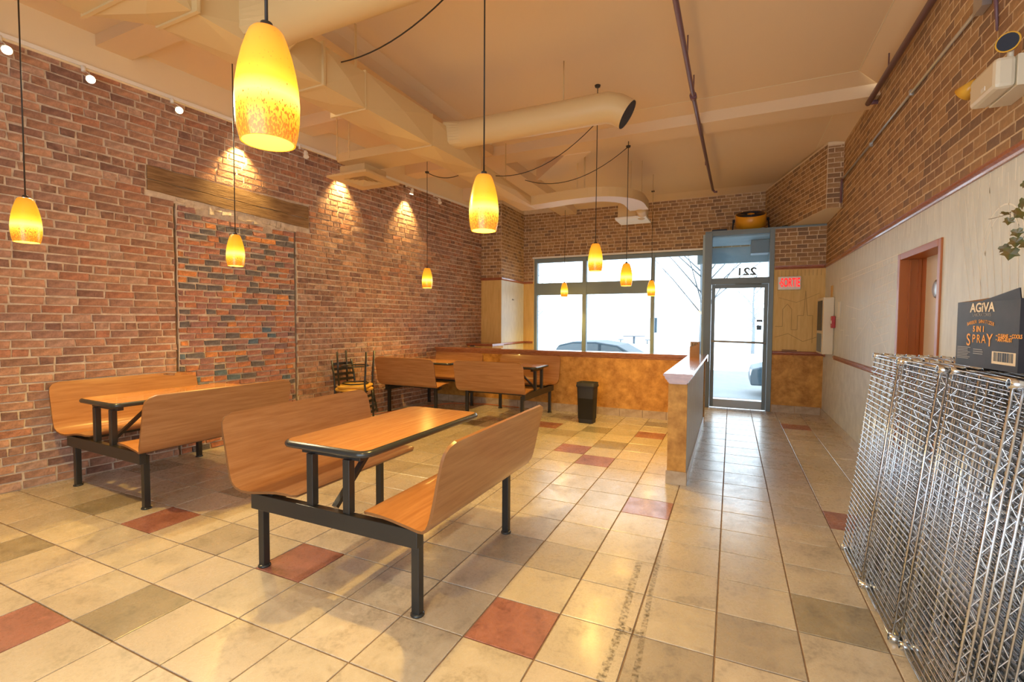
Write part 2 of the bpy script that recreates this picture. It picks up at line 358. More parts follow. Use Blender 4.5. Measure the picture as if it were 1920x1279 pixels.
def lay(wall, bricks, mats, world_of, limit, stuff_name, depth, jit, hide=None):
    """bricks: (x, z, w, h, material index). the largest in view become parts, the rest one stuff part"""
    def size(b):
        p = world_of(b[0], b[1])
        if not in_view(p) or (hide and hide(b)): return 0
        z = project(p)[2]; return b[2]*b[3]/z**2
    order = sorted(bricks, key=size, reverse=True)
    cache = {}; rest = MB()
    for n, b in enumerate(order):
        x, z, w, h, mi = b
        if n < limit and size(b) > 0:
            key = (round(w/0.02), mi, rng.randrange(3))
            if key not in cache:
                V, F = brick_shape(w, h, depth, jit, rng); cache[key] = (MB().add(V, F).mesh('brick', mats[mi]), w, h)
            me, w0, h0 = cache[key]
            o = link('brick', me, wall); o.location = (x, 0, z); o.scale = (w/w0, 1, h/h0)
        else:
            V, F = brick_shape(w, h, depth, jit, rng)
            rest.add([(v[0]+x, v[1], v[2]+z) for v in V], F, mi)
    if rest.v: tag(rest.build(stuff_name, mats, wall, fix=False), kind='stuff')

# ---- left wall of old brick
ANG = math.atan2(0.095, 1.0); CA, SA = math.cos(ANG), math.sin(ANG)
slab = MB().bb(-2.2, 9.9, 0.09, 0.25, -0.05, 4.1).bb(-2.2, 2.968, 0, .09, -.05, 2.58).bb(4.356, 9.9, 0, .09, -.05, 2.58).bb(-2.2, 9.9, 0, .09, 2.58, 4.1)
lw = struct(slab.build('wall_left', M['mortar']))
lw.matrix_world = Matrix.Translation((-5.43, 0, 0)) @ Matrix.Rotation(math.pi/2 - ANG, 4, 'Z')
# local x = along (+Y), local y = into the wall (-X)
def lworld(x, z): return (-5.43 + SA*x, CA*x, z)
def lintel_z(x): return 2.655 - 0.04*(x-2.75), 2.895 - 0.017*(x-2.75)
bricks = []; pitch = 0.0723; rows = int(3.575/pitch)+1
for k in range(rows):
    z0 = k*pitch; z = z0 + pitch/2
    if z > 3.60: break
    header = (k % 7 == 4)
    x = -2.1 + rng.uniform(0, 0.2) + (0.11 if k % 2 else 0)
    while x < 8.62:
        w = rng.uniform(0.095, 0.12) if header or rng.random() < 0.10 else rng.uniform(0.19, 0.225)
        x1 = min(x+w, 8.62); xm = (x+x1)/2
        lo, hi = lintel_z(xm)
        parts = [(x, x1)]
        blk = []
        if hi+0.03 > z > lo-0.03: blk.append((2.74, 4.535))
        if z <= lo-0.03: blk.append((2.985, 4.345))
        for a, b in blk:
            np_ = []
            for p, q in parts:
                if q <= a or p >= b: np_.append((p, q))
                else:
                    if p < a-0.03: np_.append((p, a-0.004-rng.uniform(0, .02)*(z < lo)))
                    if q > b+0.03: np_.append((b+0.004+rng.uniform(0, .02)*(z < lo), q))
            parts = np_
        for p, q in parts:
            if q-p > 0.03:
                bricks.append(((p+q)/2, z, q-p-rng.uniform(.008, .012), pitch-0.0122+rng.uniform(-.0025, .0015), rng.choice([0, 0, 1, 1, 2, 2, 3, 4, 4, 5, 6, 7])))
        x = x1 + 0.001
lay(lw, bricks, BRICKS, lworld, 300, 'distant_bricks', 0.010, 0.0045)
# bricked-up opening, set back a little
inf = link('brick_infill', MB().bb(2.998, 4.330, 0.012, 0.09, 0, 2.58).mesh('brick_infill', M['mortar']), lw)
ib = []; pz = 0.066; k = 0; z = 0.033
while z < 2.60:
    x = 2.995+rng.uniform(0, .012); fst = k % 2
    while x < 4.30:
        w = rng.uniform(0.05, 0.09) if fst else rng.uniform(0.10, 0.19); fst = 0; x1 = min(x+w, 4.334-rng.uniform(0, .012))
        top = lintel_z(x)[0] - 0.07 - 0.07*abs(math.sin(x*5.3))
        if x1-x > 0.035 and z < top:
            # darker, bluer bricks low down and to the right
            t = rng.random(); u = (x-3)/1.35
            mi = (1 if rng.random() < 0.35+0.3*u else 0) if t < 0.22 else rng.choice([2, 2, 3, 4, 4, 5, 6, 6])
            if mi == 1 and z > 1.6: mi = 0
            ib.append(((x+x1)/2, z+rng.uniform(-.003, .003), x1-x-0.014, pz-0.0155+rng.uniform(-.005, .003), mi))
        x = x1
    z += pz; k += 1
lay(inf, ib, INFILL, lworld, 300, 'distant_infill_bricks', 0.004, 0.006)
for q, (a, b) in enumerate(((0.0, 0.44), (0.44, 1.0))):
    m = MB(); N = 14
    for e in range(N):
        xa, xb = 2.745+1.785*e/N, 2.745+1.785*(e+1)/N
        za, zb = lintel_z(xa), lintel_z(xb)
        j1, j2 = math.sin(e*1.9+q)*.004, math.sin((e+1)*1.9+q)*.004
        f = lambda zz, t: zz[0] + (zz[1]-zz[0])*t
        d1 = -0.018-.004*math.sin(e*.8)
        d2 = -0.018-.004*math.sin((e+1)*.8)
        V = [(xa, .02, f(za, a)+.004), (xb, .02, f(zb, a)+.004), (xb, .02, f(zb, b)-.003), (xa, .02, f(za, b)-.003),
             (xa, d1, f(za, a)+.004+j1), (xb, d2, f(zb, a)+.004+j2), (xb, d2, f(zb, b)-.003+j2), (xa, d1, f(za, b)-.003+j1)]
        fs = [(4, 5, 6, 7), (0, 1, 5, 4), (2, 3, 7, 6)]
        if e == 0: fs.append((3, 0, 4, 7))
        if e == N-1: fs.append((1, 2, 6, 5))
        m.add(V, fs)
    m.build('lintel_plank', M['timber'], lw)
# crumbled mortar under the lintel
m = MB(); x = 3.0
while x < 4.33:
    w = rng.uniform(.05, .11); h = rng.uniform(.04, .09); zt = lintel_z(x)[0]
    V, F = brick_shape(w, h, .006, .012, rng); m.add([(v[0]+x+w/2, v[1], v[2]+zt-h/2-.005) for v in V], F); x += w*.9
m.build('loose_mortar', M['mortar'], lw)
# plaster face above the bricks
MB().bb(-2.2, 9.9, -0.02, 0.0, 3.585, 4.1).build('plaster_band', M['plaster'], lw)

# ---- right wall with the service door opening
def wallbox(name, segs, m): 
    b = MB()
    for s in segs: b.bb(*s)
    return struct(b.build(name, m))
OY0, OY1, OZ = 4.10, 5.01, 1.98
wr = wallbox('wall_right', [(RW, RW+.2, -2, OY0, 0.95, 2.26), (RW, RW+.2, OY1, 9.8, 0.95, 2.26), (RW, RW+.2, OY0, OY1, OZ, 2.26)], M['pale_daylit_paper'])
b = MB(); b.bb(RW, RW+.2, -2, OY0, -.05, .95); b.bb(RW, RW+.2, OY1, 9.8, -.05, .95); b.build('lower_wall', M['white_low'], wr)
MB().bb(RW, RW+.2, -2, 9.8, 2.26, 4.1).build('upper_wall', M['paper_mortar'], wr)
def paper_bricks(parent, x0, x1, z0, z1, to_world, limit, name, holes=(), seed=1):
    out = []; r = random.Random(seed); k = 0; z = z0
    while z < z1-0.01:
        h = min(0.0645, z1-z); x = x0 - (0.075 if k % 2 else 0)
        while x < x1:
            w = 0.148 if r.random() < 0.9 else 0.118
            a, bb_ = max(x, x0), min(x+w, x1)
            if bb_-a > 0.02 and h > 0.015 and not any(a < hx1 and bb_ > hx0 and z+h > hz0 and z < hz1 for hx0, hx1, hz0, hz1 in holes):
                out.append(((a+bb_)/2, z+h/2, bb_-a-0.009, h-0.009, r.choice([0, 0, 1, 1, 2, 2, 3, 4])))
            x += w
        z += 0.0645; k += 1
    lay(parent, out, PAPERB, to_world, limit, name, 0.0022, 0.0022)
# local frame for the right wall: x along -Y, -y out (to -X)
pr = link('brick_paper', MB().bb(-9.6, 1.0, 0.0, .004, 2.29, 3.72).mesh('brick_paper', M['paper_mortar']), wr)
pr.matrix_world = Matrix.Translation((RW-.0005, 0, 0)) @ Matrix.Rotation(-math.pi/2, 4, 'Z')
paper_bricks(pr, -9.6, 1.0, 2.29, 3.725, lambda x, z: (RW, -x, z), 300, 'distant_paper_bricks', seed=3)

# ---- unseen wall behind the camera, added to limit sky fill, open at right
wallbox('wall_back_unseen', [(-5.9, -2.2, -2.2, -2.0, -.05, 4.1), (-2.2, RW+.2, -2.2, -2.0, 2.6, 4.1)], M['plaster'])

# ---- window wall, with the opening
WX0, WX1, WZ0, WZ1 = -3.92, -0.42, 0.62, 2.76
wf = wallbox('wall_far', [(-4.3, WX0, FW, FW+.2, -.05, 4.1), (WX0, WX1, FW, FW+.2, -.05, WZ0), (WX0, WX1, FW, FW+.2, WZ1, 4.1), (WX1, RW+.1, FW, FW+.2, 2.87, 4.1)], M['paper_mortar'])
pf = link('brick_paper', MB().bb(-4.3, RW, 0, .003, WZ1+.02, 3.74).mesh('brick_paper', M['paper_mortar']), wf); pf.location = (0, FW-.0005, 0)
paper_bricks(pf, -4.2, RW, WZ1+.02, 3.735, lambda x, z: (x, FW, z), 300, 'distant_paper_bricks', seed=5)
pf2 = link('brick_paper', MB().bb(-4.2, WX0, 0, .003, 2.29, WZ1+.02).mesh('brick_paper', M['paper_mortar']), wf); pf2.location = (0, FW-.0005, 0)
paper_bricks(pf2, -4.2, WX0-.01, 2.29, WZ1+.02, lambda x, z: (x, FW, z), 300, 'distant_paper_bricks', seed=6)
MB().bb(-4.2, WX0, FW-.004, FW, 0, 2.27).build('wallpaper', M['tan_paper'], wf)

# ---- pillar in the left corner
PX, PY = -4.165, 8.49
pil = wallbox('wall_pillar', [(-5.2, PX, PY, FW+.05, -.05, 4.1)], M['paper_mortar'])
MB().bb(-5.2, PX+.001, PY-.004, PY, 0, 2.235).build('wallpaper', M['tan_paper'], pil)
MB().bb(PX, PX+.004, PY, FW, 0, 2.235).build('wallpaper', M['pale_daylit_paper'], pil)  # daylight on this side face is painted in by the pale copy
pp = link('brick_paper', MB().bb(-4.66, PX, 0, .003, 2.27, 3.74).mesh('brick_paper', M['paper_mortar']), pil); pp.location = (0, PY-.0005, 0)
paper_bricks(pp, -4.64, PX, 2.27, 3.735, lambda x, z: (x, PY, z), 300, 'distant_paper_bricks', seed=8)
ps = link('brick_paper', MB().bb(PY, FW, 0, .003, 2.27, 3.74).mesh('brick_paper', M['paper_mortar']), pil)
ps.matrix_world = Matrix.Translation((PX+.0005, 0, 0)) @ Matrix.Rotation(math.pi/2, 4, 'Z')
paper_bricks(ps, PY, FW, 2.27, 3.735, lambda x, z: (PX, x, z), 300, 'distant_paper_bricks', seed=9)
for y, zz in ((9.0, 1.86), (9.06, 1.86)): MB().box((PX+.006, y, zz), (.008, .02, .03)).build('anchor_hole', M['black'], pil)
# low capped plinth at the pillar's foot
pl = struct(MB().bb(-4.66, -4.12, 8.02, PY-.004, 0, .93).build('wall_plinth', M['tan_paper']))
MB().prism([(8.0, .93), (PY-.004, .93), (PY-.004, .975), (7.985, .975), (7.985, .955)], 'x', -4.68, -4.10).build('cap', M['mahog'], pl)

# ---- door wall, its ledge and the bulkhead
DX0, DX1, DTOP = -0.425, 0.585, 2.87
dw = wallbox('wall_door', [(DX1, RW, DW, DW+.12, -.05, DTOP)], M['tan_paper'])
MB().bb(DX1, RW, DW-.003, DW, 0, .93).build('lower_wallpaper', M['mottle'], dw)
pd = link('brick_paper', MB().bb(DX1, RW, 0, .003, 2.27, DTOP).mesh('brick_paper', M['paper_mortar']), dw); pd.location = (0, DW-.0005, 0)
paper_bricks(pd, DX1, RW, 2.29, DTOP, lambda x, z: (x, DW, z), 300, 'distant_paper_bricks', seed=11)
struct(MB().bb(DX0, RW, DW, FW, DTOP, DTOP+.03).build('ceiling_ledge', M['alu']))
bk = struct(MB().prism([(1.09, 7.42), (RW, 7.42), (RW, FW), (0.50, FW)], 'z', DTOP+.035, 3.76).build('wall_bulkhead', M['plaster']))
dirx = Vector((0.50-1.09, FW-7.42, 0)); dl = dirx.length; dirx.normalize()
q = link('brick_paper', MB().bb(0, dl, 0, .002, 0, .85).mesh('brick_paper', M['paper_mortar']), bk)
q.matrix_world = Matrix.Translation((1.09, 7.42, DTOP+.035)) @ Matrix.Rotation(math.atan2(dirx.y, dirx.x) + math.pi, 4, 'Z') @ Matrix.Translation((-dl, -.0025, 0))
def bworld(x, z): w = Vector((1.09, 7.42, 0)) + dirx*(dl-x); return (w.x, w.y, DTOP+.035+z)
paper_bricks(q, 0, dl, 0.0, .83, bworld, 300, 'distant_paper_bricks', seed=13)
q = link('brick_paper', MB().bb(1.09, RW, 0, .002, DTOP+.035, 3.72).mesh('brick_paper', M['paper_mortar']), bk); q.location = (0, 7.4175, 0)
paper_bricks(q, 1.09, RW-.002, DTOP+.035, 3.71, lambda x, z: (x, 7.42, z), 300, 'distant_paper_bricks', seed=14)

# ---- chair rails
def rail(name, pts, z, h, t, m=M['mahog']):
    """moulding along a plan polyline; its profile stands out to the left of the direction of travel"""
    prof = [(0, 0), (t*.55, .0), (t*.7, h*.22), (t*.5, h*.3), (t, h*.5), (t, h*.75), (t*.55, h*.82), (t*.6, h), (0, h)]
    mb = MB(); N = len(pts); rings = []
    for i, p in enumerate(pts):
        p = Vector(p)
        d0 = (p-Vector(pts[i-1])).normalized() if i else None; d1 = (Vector(pts[i+1])-p).normalized() if i < N-1 else None
        n0 = Vector((-d0.y, d0.x)) if d0 else None; n1 = Vector((-d1.y, d1.x)) if d1 else None
        if n0 and n1: nn = (n0+n1); nn = nn/(nn.length**2)*2
        else: nn = n0 or n1
        rings.append([(p.x+nn.x*a, p.y+nn.y*a, z+c) for a, c in prof])
    n = len(prof)
    vs = [v for r_ in rings for v in r_]; fs = []
    for i in range(N-1):
        for j in range(n-1): fs.append((i*n+j, i*n+j+1, (i+1)*n+j+1, (i+1)*n+j))
    fs += [tuple(range(n)), tuple((N-1)*n+j for j in range(n))]
    return struct(mb.add(vs, fs).build(name, m))
rail('trim_1', [(RW, -2), (RW, DW), (DX1+.01, DW)], 2.235, .055, .028)
rail('trim_2', [(RW, -2), (RW, OY0-.06)], .915, .055, .026)
rail('trim_3', [(RW, OY1+.06), (RW, 7.62)], .915, .055, .026)
rail('trim_4', [(RW-.004, 8.30), (RW-.004, DW-.003), (DX1+.005, DW-.003)], .905, .062, .03)
rail('trim_5', [(WX0-.02, FW-.004), (PX+.004, FW-.004), (PX+.004, PY-.004), (-4.63, PY-.004)], 2.225, .05, .022)
rail('trim_6', [(WX0-.02, FW-.004), (PX+.004, FW-.004), (PX+.004, PY)], .93, .045, .02)

# ---- baseboards of cut tile
def base_run(name, p0, p1, h, t, piece, mtl, z0=0.0):
    p0, p1 = Vector(p0), Vector(p1); L = (p1-p0).length; d = (p1-p0)/L; a = math.atan2(d.y, d.x)
    root = struct(MB().bb(0, L, -.001, .001, 0, h*.96).build(name, M['grout'])); root.location = (p0.x, p0.y, z0); root.rotation_euler.z = a
    me = MB().chamfer((0, t/2, 0), (piece-.005, t, h), .003).mesh('base_tile', mtl)
    x = 0
    while x < L-0.02:
        w = min(piece, L-x); o = link('base_tile', me, root); o.location = (x+w/2, 0, h/2); o.scale = (w/piece, 1, 1); x += w
    return root
base_run('baseboard_right', (RW, OY1+.08), (RW, DW-.02), .105, .012, T, M['base_pale'])
base_run('baseboard_near', (RW, -1.5), (RW, OY0-.08), .105, .012, T, M['base_pale'])
base_run('baseboard_door', (RW-.012, DW), (DX1+.01, DW), .115, .012, T, M['base_tile'])

# ---- ceiling
def ceil_mesh(name, polys, m=M['ceil']):
    b = MB()
    for p in polys: b.add(p, [tuple(range(len(p)))])
    return struct(b.build(name, m, fix=False))
Zc = 3.80
ceil_mesh('ceiling', [
    [(-2.9, -2, Zc), (-2.9, 5.55, Zc), (1.04, 5.55, Zc), (1.04, -2, Zc)],
    [(1.04, -2, Zc), (1.04, 5.55, Zc), (1.27, 5.8, 3.725), (1.27, -2, 3.725)],
    [(-2.9, 5.55, Zc), (-3.0, 5.8, 3.755), (1.27, 5.8, 3.755), (1.04, 5.55, Zc)],
    [(-3.0, -2, 3.72), (-3.0, 5.8, 3.72), (-2.9, 5.55, Zc), (-2.9, -2, Zc)],
    [(-3.05, 6.12, 3.79), (-3.05, 9.3, 3.79), (1.0, 9.3, 3.79), (1.0, 6.12, 3.79)],
    [(-3.05, 9.3, 3.79), (-3.05, 9.62, 3.735), (1.29, 9.62, 3.735), (1.0, 9.3, 3.79)],
    [(1.0, 6.12, 3.79), (1.0, 9.3, 3.79), (1.29, 9.62, 3.735), (1.29, 6.12, 3.735)],
    [(-5.7, -2, 3.945), (-5.7, 9.65, 3.90), (-3.2, 9.65, 3.90), (-3.2, -2, 3.945)]])
# panel joints of the ceiling boards
sj = MB(); sj.bb(1.037, 1.045, -2, 5.55, Zc-.004, Zc+.002); sj.bb(-2.9, 1.04, 5.545, 5.555, Zc-.004, Zc+.002); sj.bb(.996, 1.004, 6.2, 9.3, 3.786, 3.792)
struct(sj.build('trim_7', M['plaster']))
def beam(name, x0, x1, y0, y1, z0, z1, lip=True):
    b = MB().bb(x0, x1, y0, y1, z0, z1)
    if lip: b.bb(x0, x1, y0-.012, y0-.0005, z0-.004, z0+.022)
    return struct(b.build(name, M['ceil']))
beam('ceiling_beam_cross', -3.1, 1.27, 5.8, 6.14, 3.635, 3.85)
struct(MB().bb(-3.32, -2.97, -2, 9.65, 3.64, 4.0).build('ceiling_beam_long', M['ceil']))
for k, (y0, y1, z) in enumerate(((0.62, .9, 3.83), (2.36, 2.63, 3.83), (4.32, 4.58, 3.78), (6.28, 6.55, 3.75), (7.84, 8.1, 3.68))):
    struct(MB().bb(-5.4, -3.2, y0, y1, z, 3.97).build('ceiling_beam_aisle', M['ceil']))
# diagonal bulkhead in the far bay
struct(MB().prism([(-2.09, 6.14), (-1.72, 6.14), (-2.42, 6.99), (-2.84, 7.02)], 'z', 3.62, 3.85).build('ceiling_beam_diagonal', M['ceil']))

# ================================================================== windows and entrance
def frame_part(parent, name, x0, x1, z0, z1, y0=FW, y1=FW+.09, m=None):
    return MB().bb(x0, x1, y0, y1, z0, z1).build(name, m or M['alu'], parent, bevel=.004)
win = struct(link('window_1', None)); win.location = (0, 0, 0)
ML = [-3.92, -2.80, -1.42, -0.42]
fy0, fy1 = FW+.03, FW+.13
frame_part(win, 'window_frame', WX0, WX1, WZ1-.085, WZ1, fy0, fy1)
frame_part(win, 'window_frame', WX0, WX1, WZ0, WZ0+.06, fy0, fy1)
for x, w in ((WX0+.03, .06), (-2.80, .085), (-1.42, .07), (WX1-.03, .06)): frame_part(win, 'mullion', x-w/2, x+w/2, WZ0, WZ1, fy0-.01, fy1)
frame_part(win, 'transom_bar', WX0, -1.42, 1.98, 2.235, fy0, fy1)
for x0, x1, z0, z1 in ((WX0+.05, -2.84, 2.23, WZ1-.08), (-2.76, -1.45, 2.23, WZ1-.08), (WX0+.05, -2.84, WZ0+.05, 1.985), (-2.76, -1.45, WZ0+.05, 1.985), (-1.39, WX1-.05, WZ0+.05, WZ1-.08)):
    MB().bb(x0, x1, FW+.075, FW+.083, z0, z1).build('pane', M['glass'], win)
MB().bb(WX0-.03, WX1, FW-.02, FW+.04, WZ1-.0, WZ1+.035).build('window_head', M['white'], win)
MB().bb(WX0, WX1, FW-.06, FW+.03, WZ0-.03, WZ0).build('window_sill', M['white'], win)

dr = struct(link('door_1', None))
d0, d1 = DW, DW+.10
frame_part(dr, 'jamb', DX0, DX0+.11, 0, DTOP, d0-.02, d1+.03)
frame_part(dr, 'jamb', DX1-.065, DX1, 0, DTOP, d0-.02, d1)
frame_part(dr, 'head', DX0+.11, DX1-.065, DTOP-.05, DTOP, d0, d1)
frame_part(dr, 'transom_bar', DX0+.11, DX1-.065, 2.03, 2.13, d0-.01, d1)
MB().bb(DX0+.11, DX1-.065, d0+.05, d0+.058, 2.13, DTOP-.05).build('transom_pane', M['glass'], dr)
leaf = link('door_leaf', None, dr)
lx0, lx1 = DX0+.115, DX1-.07
frame_part(leaf, 'stile', lx0, lx0+.055, .01, 2.025, d0+.02, d0+.065); frame_part(leaf, 'stile', lx1-.055, lx1, .01, 2.025, d0+.02, d0+.065)
frame_part(leaf, 'rail', lx0+.055, lx1-.055, 1.965, 2.025, d0+.02, d0+.065); frame_part(leaf, 'rail', lx0+.055, lx1-.055, .01, .14, d0+.02, d0+.065, M['alu_pale'])
MB().bb(lx0+.05, lx1-.05, d0+.04, d0+.046, .13, 1.97).build('pane', M['glass'], leaf)
mb = MB(); mb.tube([(lx0+.01, d0-.02, 1.10), (lx1-.02, d0-.02, 1.085)], .016, 10); mb.tube([(lx0+.02, d0-.02, 1.10), (lx0+.02, d0+.03, 1.10)], .014, 8); mb.tube([(lx1-.03, d0-.02, 1.085), (lx1-.03, d0+.03, 1.085)], .014, 8)
mb.build('push_bar', M['alu_pale'], leaf)
MB().bb(lx1-.155, lx1-.07, d0+.03, d0+.036, 1.42, 1.455).build('notice_sticker', M['black'], leaf)
MB().bb(lx1-.15, lx1-.08, d0+.03, d0+.036, 1.29, 1.365).build('notice_sticker', M['black'], leaf)
mb = MB().bb(lx1-.32, lx1-.06, d0-.03, d0+.01, 2.03, 2.075); mb.tube([(lx1-.1, d0-.02, 2.02), (lx0+.35, d0-.05, 2.03)], .01, 6); mb.build('door_closer', M['alu'], dr)
nm = text_mesh('221', .165, M['black'], 'house_number', dr, (0.20, d0+.062, 2.225), (R(90), 0, R(180)), sx=1.2, thick=.001, bold=.005)

# recessed porch seen through the transom
po = struct(MB().bb(DX0-.04, DX0+.03, DW+.14, FW+.3, 0, DTOP).build('wall_porch', M['siding']))
MB().bb(DX1+.0, DX1+.08, DW+.13, FW+.3, 0, DTOP).build('side_wall', M['siding'], po)
for k in range(9):
    MB().bb(DX0, DX1, DW+.12+k*.125, DW+.24+k*.125, DTOP-.06, DTOP-.002).build('soffit_board', M['siding'], po)
MB().bb(DX0-.2, RW+.1, FW+.22, FW+.32, 2.52, DTOP+1.2).build('fascia', M['siding'], po)
tag(MB().bb(.27, .55, 9.05, 9.33, 2.58, 2.808).build('porch_light', M['alu'], bevel=.01), 'grey square light fixture under the porch soffit above the entrance', 'light')

# ---- service door in the right wall
sd = struct(link('door_2', None))
b = MB(); b.bb(RW-.012, RW+.22, OY1-.06, OY1+.0, 0, OZ); b.build('jamb', M['orange_frame'], sd, bevel=.004)
b = MB(); b.bb(RW-.012, RW+.22, OY0, OY0+.05, 0, OZ); b.build('jamb', M['orange_frame'], sd, bevel=.004)
b = MB(); b.bb(RW-.012, RW+.22, OY0+.05, OY1-.06, OZ-.05, OZ); b.build('head', M['orange_frame'], sd, bevel=.004)
b = MB(); b.bb(RW+.11, RW+.13, OY1-.075, OY1-.06, 0, OZ-.05); b.bb(RW+.05, RW+.06, OY1-.072, OY1-.06, 0, OZ-.05); b.build('door_stop', M['orange_frame'], sd)
MB().bb(RW+.135, RW+.175, OY0+.05, OY1-.06, .01, OZ-.05).build('door_leaf', M['door_pale'], sd)
MB().bb(RW+.132, RW+.136, OY1-.16, OY1-.06, .01, OZ-.05).build('edge_strip', M['orange_frame'], sd)
m = MB(); m.lathe([(0, 0), (.07, 0), (.07, .012), (.055, .02), (0, .02)], 24)
o = m.build('round_sign', M['galv'], sd); o.matrix_world = Matrix.Translation((RW+.135, 4.60, 1.665)) @ Matrix.Rotation(R(-90), 4, 'Y')

# ================================================================== low partition
HT = .875
pn = struct(MB().bb(-4.80, -.32, 7.08, 7.22, 0, HT).build('wall_partition', M['mottle']))
def cap(name, x0, x1, y0, y1, z, axis):
    lo, hi = (y0, y1) if axis == 'x' else (x0, x1)
    c = (lo+hi)/2; w = (hi-lo)/2
    prof = [(-w+.03, z), (-w+.025, z+.012), (-w+.014, z+.016), (-w+.012, z+.03), (-w+.004, z+.034), (-w-.006, z+.046), (-w-.008, z+.062), (-w-.02, z+.066), (-w-.022, z+.082), (-w-.014, z+.088)]
    poly = [(c+a, b) for a, b in prof] + [(c-a, b) for a, b in reversed(prof)]
    m = MB()
    if axis == 'x': m.prism(poly, 'x', x0, x1)
    else: m.prism(poly, 'y', y0, y1)
    return m.build(name, M['capwood'], pn)
cap('cap', -4.78, -.29, 7.05, 7.25, HT-.015, 'x')
MB().bb(-.475, -.335, 4.30, 7.08, 0, HT).build('side_panel', M['pale_daylit_paper'], pn)
MB().bb(-.483, -.475, 4.30, 7.08, 0, HT).build('inner_panel', M['mottle'], pn)
MB().bb(-.485, -.33, 4.285, 4.30, 0, HT).build('end_panel', M['mottle'], pn)
cap('cap', -.505, -.305, 4.255, 7.10, HT+.0, 'y')
base_run('baseboard_partition', (-.49, 7.08), (-4.76, 7.08), .115, .012, T*.98, M['base_tile'])
base_run('baseboard_post', (-.32, 4.285), (-.495, 4.285), .115, .014, .175, M['base_tile'])
base_run('baseboard_aisle', (-.335, 7.08), (-.335, 4.285), .09, .012, T, M['base_pale'])

# faint city drawing printed on the daylight-pale wallpaper
pm = MB()
def ribbon(pts, w=.004):
    for (y0, z0), (y1, z1) in zip(pts, pts[1:]):
        d = Vector((y1-y0, z1-z0)); L = d.length
        if L < 1e-6: continue
        d = d/L*w; pm.add([(RW-.0008, y0-d.y, z0+d.x), (RW-.0008, y0+d.y, z0-d.x), (RW-.0008, y1+d.y, z1-d.x), (RW-.0008, y1-d.y, z1+d.x)], [(0, 1, 2, 3)])
ribbon([(7.4, 1.98), (5.05, 1.99)]); ribbon([(7.4, 1.93), (5.05, 1.94)])
for k in range(26): ribbon([(7.3-k*.085, 1.935), (7.3-k*.085, 1.975)], .006)
for k in range(9):
    y = 5.12+k*.09; ribbon([(y, 1.9), (y+.35+.05*math.sin(k), 1.35-.03*k)], .003)
    ribbon([(5.1+k*.02, 1.85-k*.075), (5.75, 1.82-k*.08)], .003)
for k in range(5): ribbon([(6.2+k*.3, 1.02), (6.2+k*.3, 1.35+.12*math.sin(k*2)), (6.4+k*.3, 1.35+.12*math.sin(k*2)), (6.4+k*.3, 1.02)], .003)
ribbon([(5.1, 1.03), (5.5, 1.3), (5.9, 1.45), (6.5, 1.2)], .004); ribbon([(5.1, 1.55), (5.6, 1.62), (6.3, 1.55), (7.0, 1.62)], .003)
for r_ in (.18, .22): ribbon([(3.33+r_*math.cos(t*.2), 1.78+r_*1.1*math.sin(t*.2)) for t in range(0, 17)], .004)
ribbon([(3.11, 1.78), (3.11, 1.0)], .004); ribbon([(3.55, 1.78), (3.55, 1.0)], .004)
for k in range(10): ribbon([(3.9-k*.1, 2.18), (3.55-k*.06, 1.2)], .0028)
for k in range(40): ribbon([(8.3-k*.13, 2.23), (8.3-k*.13, 2.12)], .004)
pm.build('skyline_print', M['print_white'], wr)
tm = MB()
def rib2(pts, w=.004):
    for (x0, z0), (x1, z1) in zip(pts, pts[1:]):
        d = Vector((x1-x0, z1-z0)); L = d.length; d = d/L*w
        tm.add([(x0-d.y, DW-.0008, z0+d.x), (x0+d.y, DW-.0008, z0-d.x), (x1+d.y, DW-.0008, z1-d.x), (x1-d.y, DW-.0008, z1+d.x)], [(0, 1, 2, 3)])
for k in range(12): rib2([(.64+k*.052, 2.22), (.64+k*.052, 2.13)], .003)
rib2([(.62, 1.35), (.72, 1.35), (.72, 1.62), (.78, 1.7), (.84, 1.62), (.84, 1.3), (.92, 1.3), (.92, 1.52), (1.0, 1.52), (1.02, 1.9), (1.05, 1.52), (1.12, 1.52), (1.12, 1.1)], .004)
rib2([(.62, 1.18), (.8, 1.24), (1.0, 1.12), (1.2, 1.2)], .004); rib2([(.66, 1.8), (.9, 1.72), (1.2, 1.86)], .003)
tm.build('skyline_print', M['print_tan'], dw)

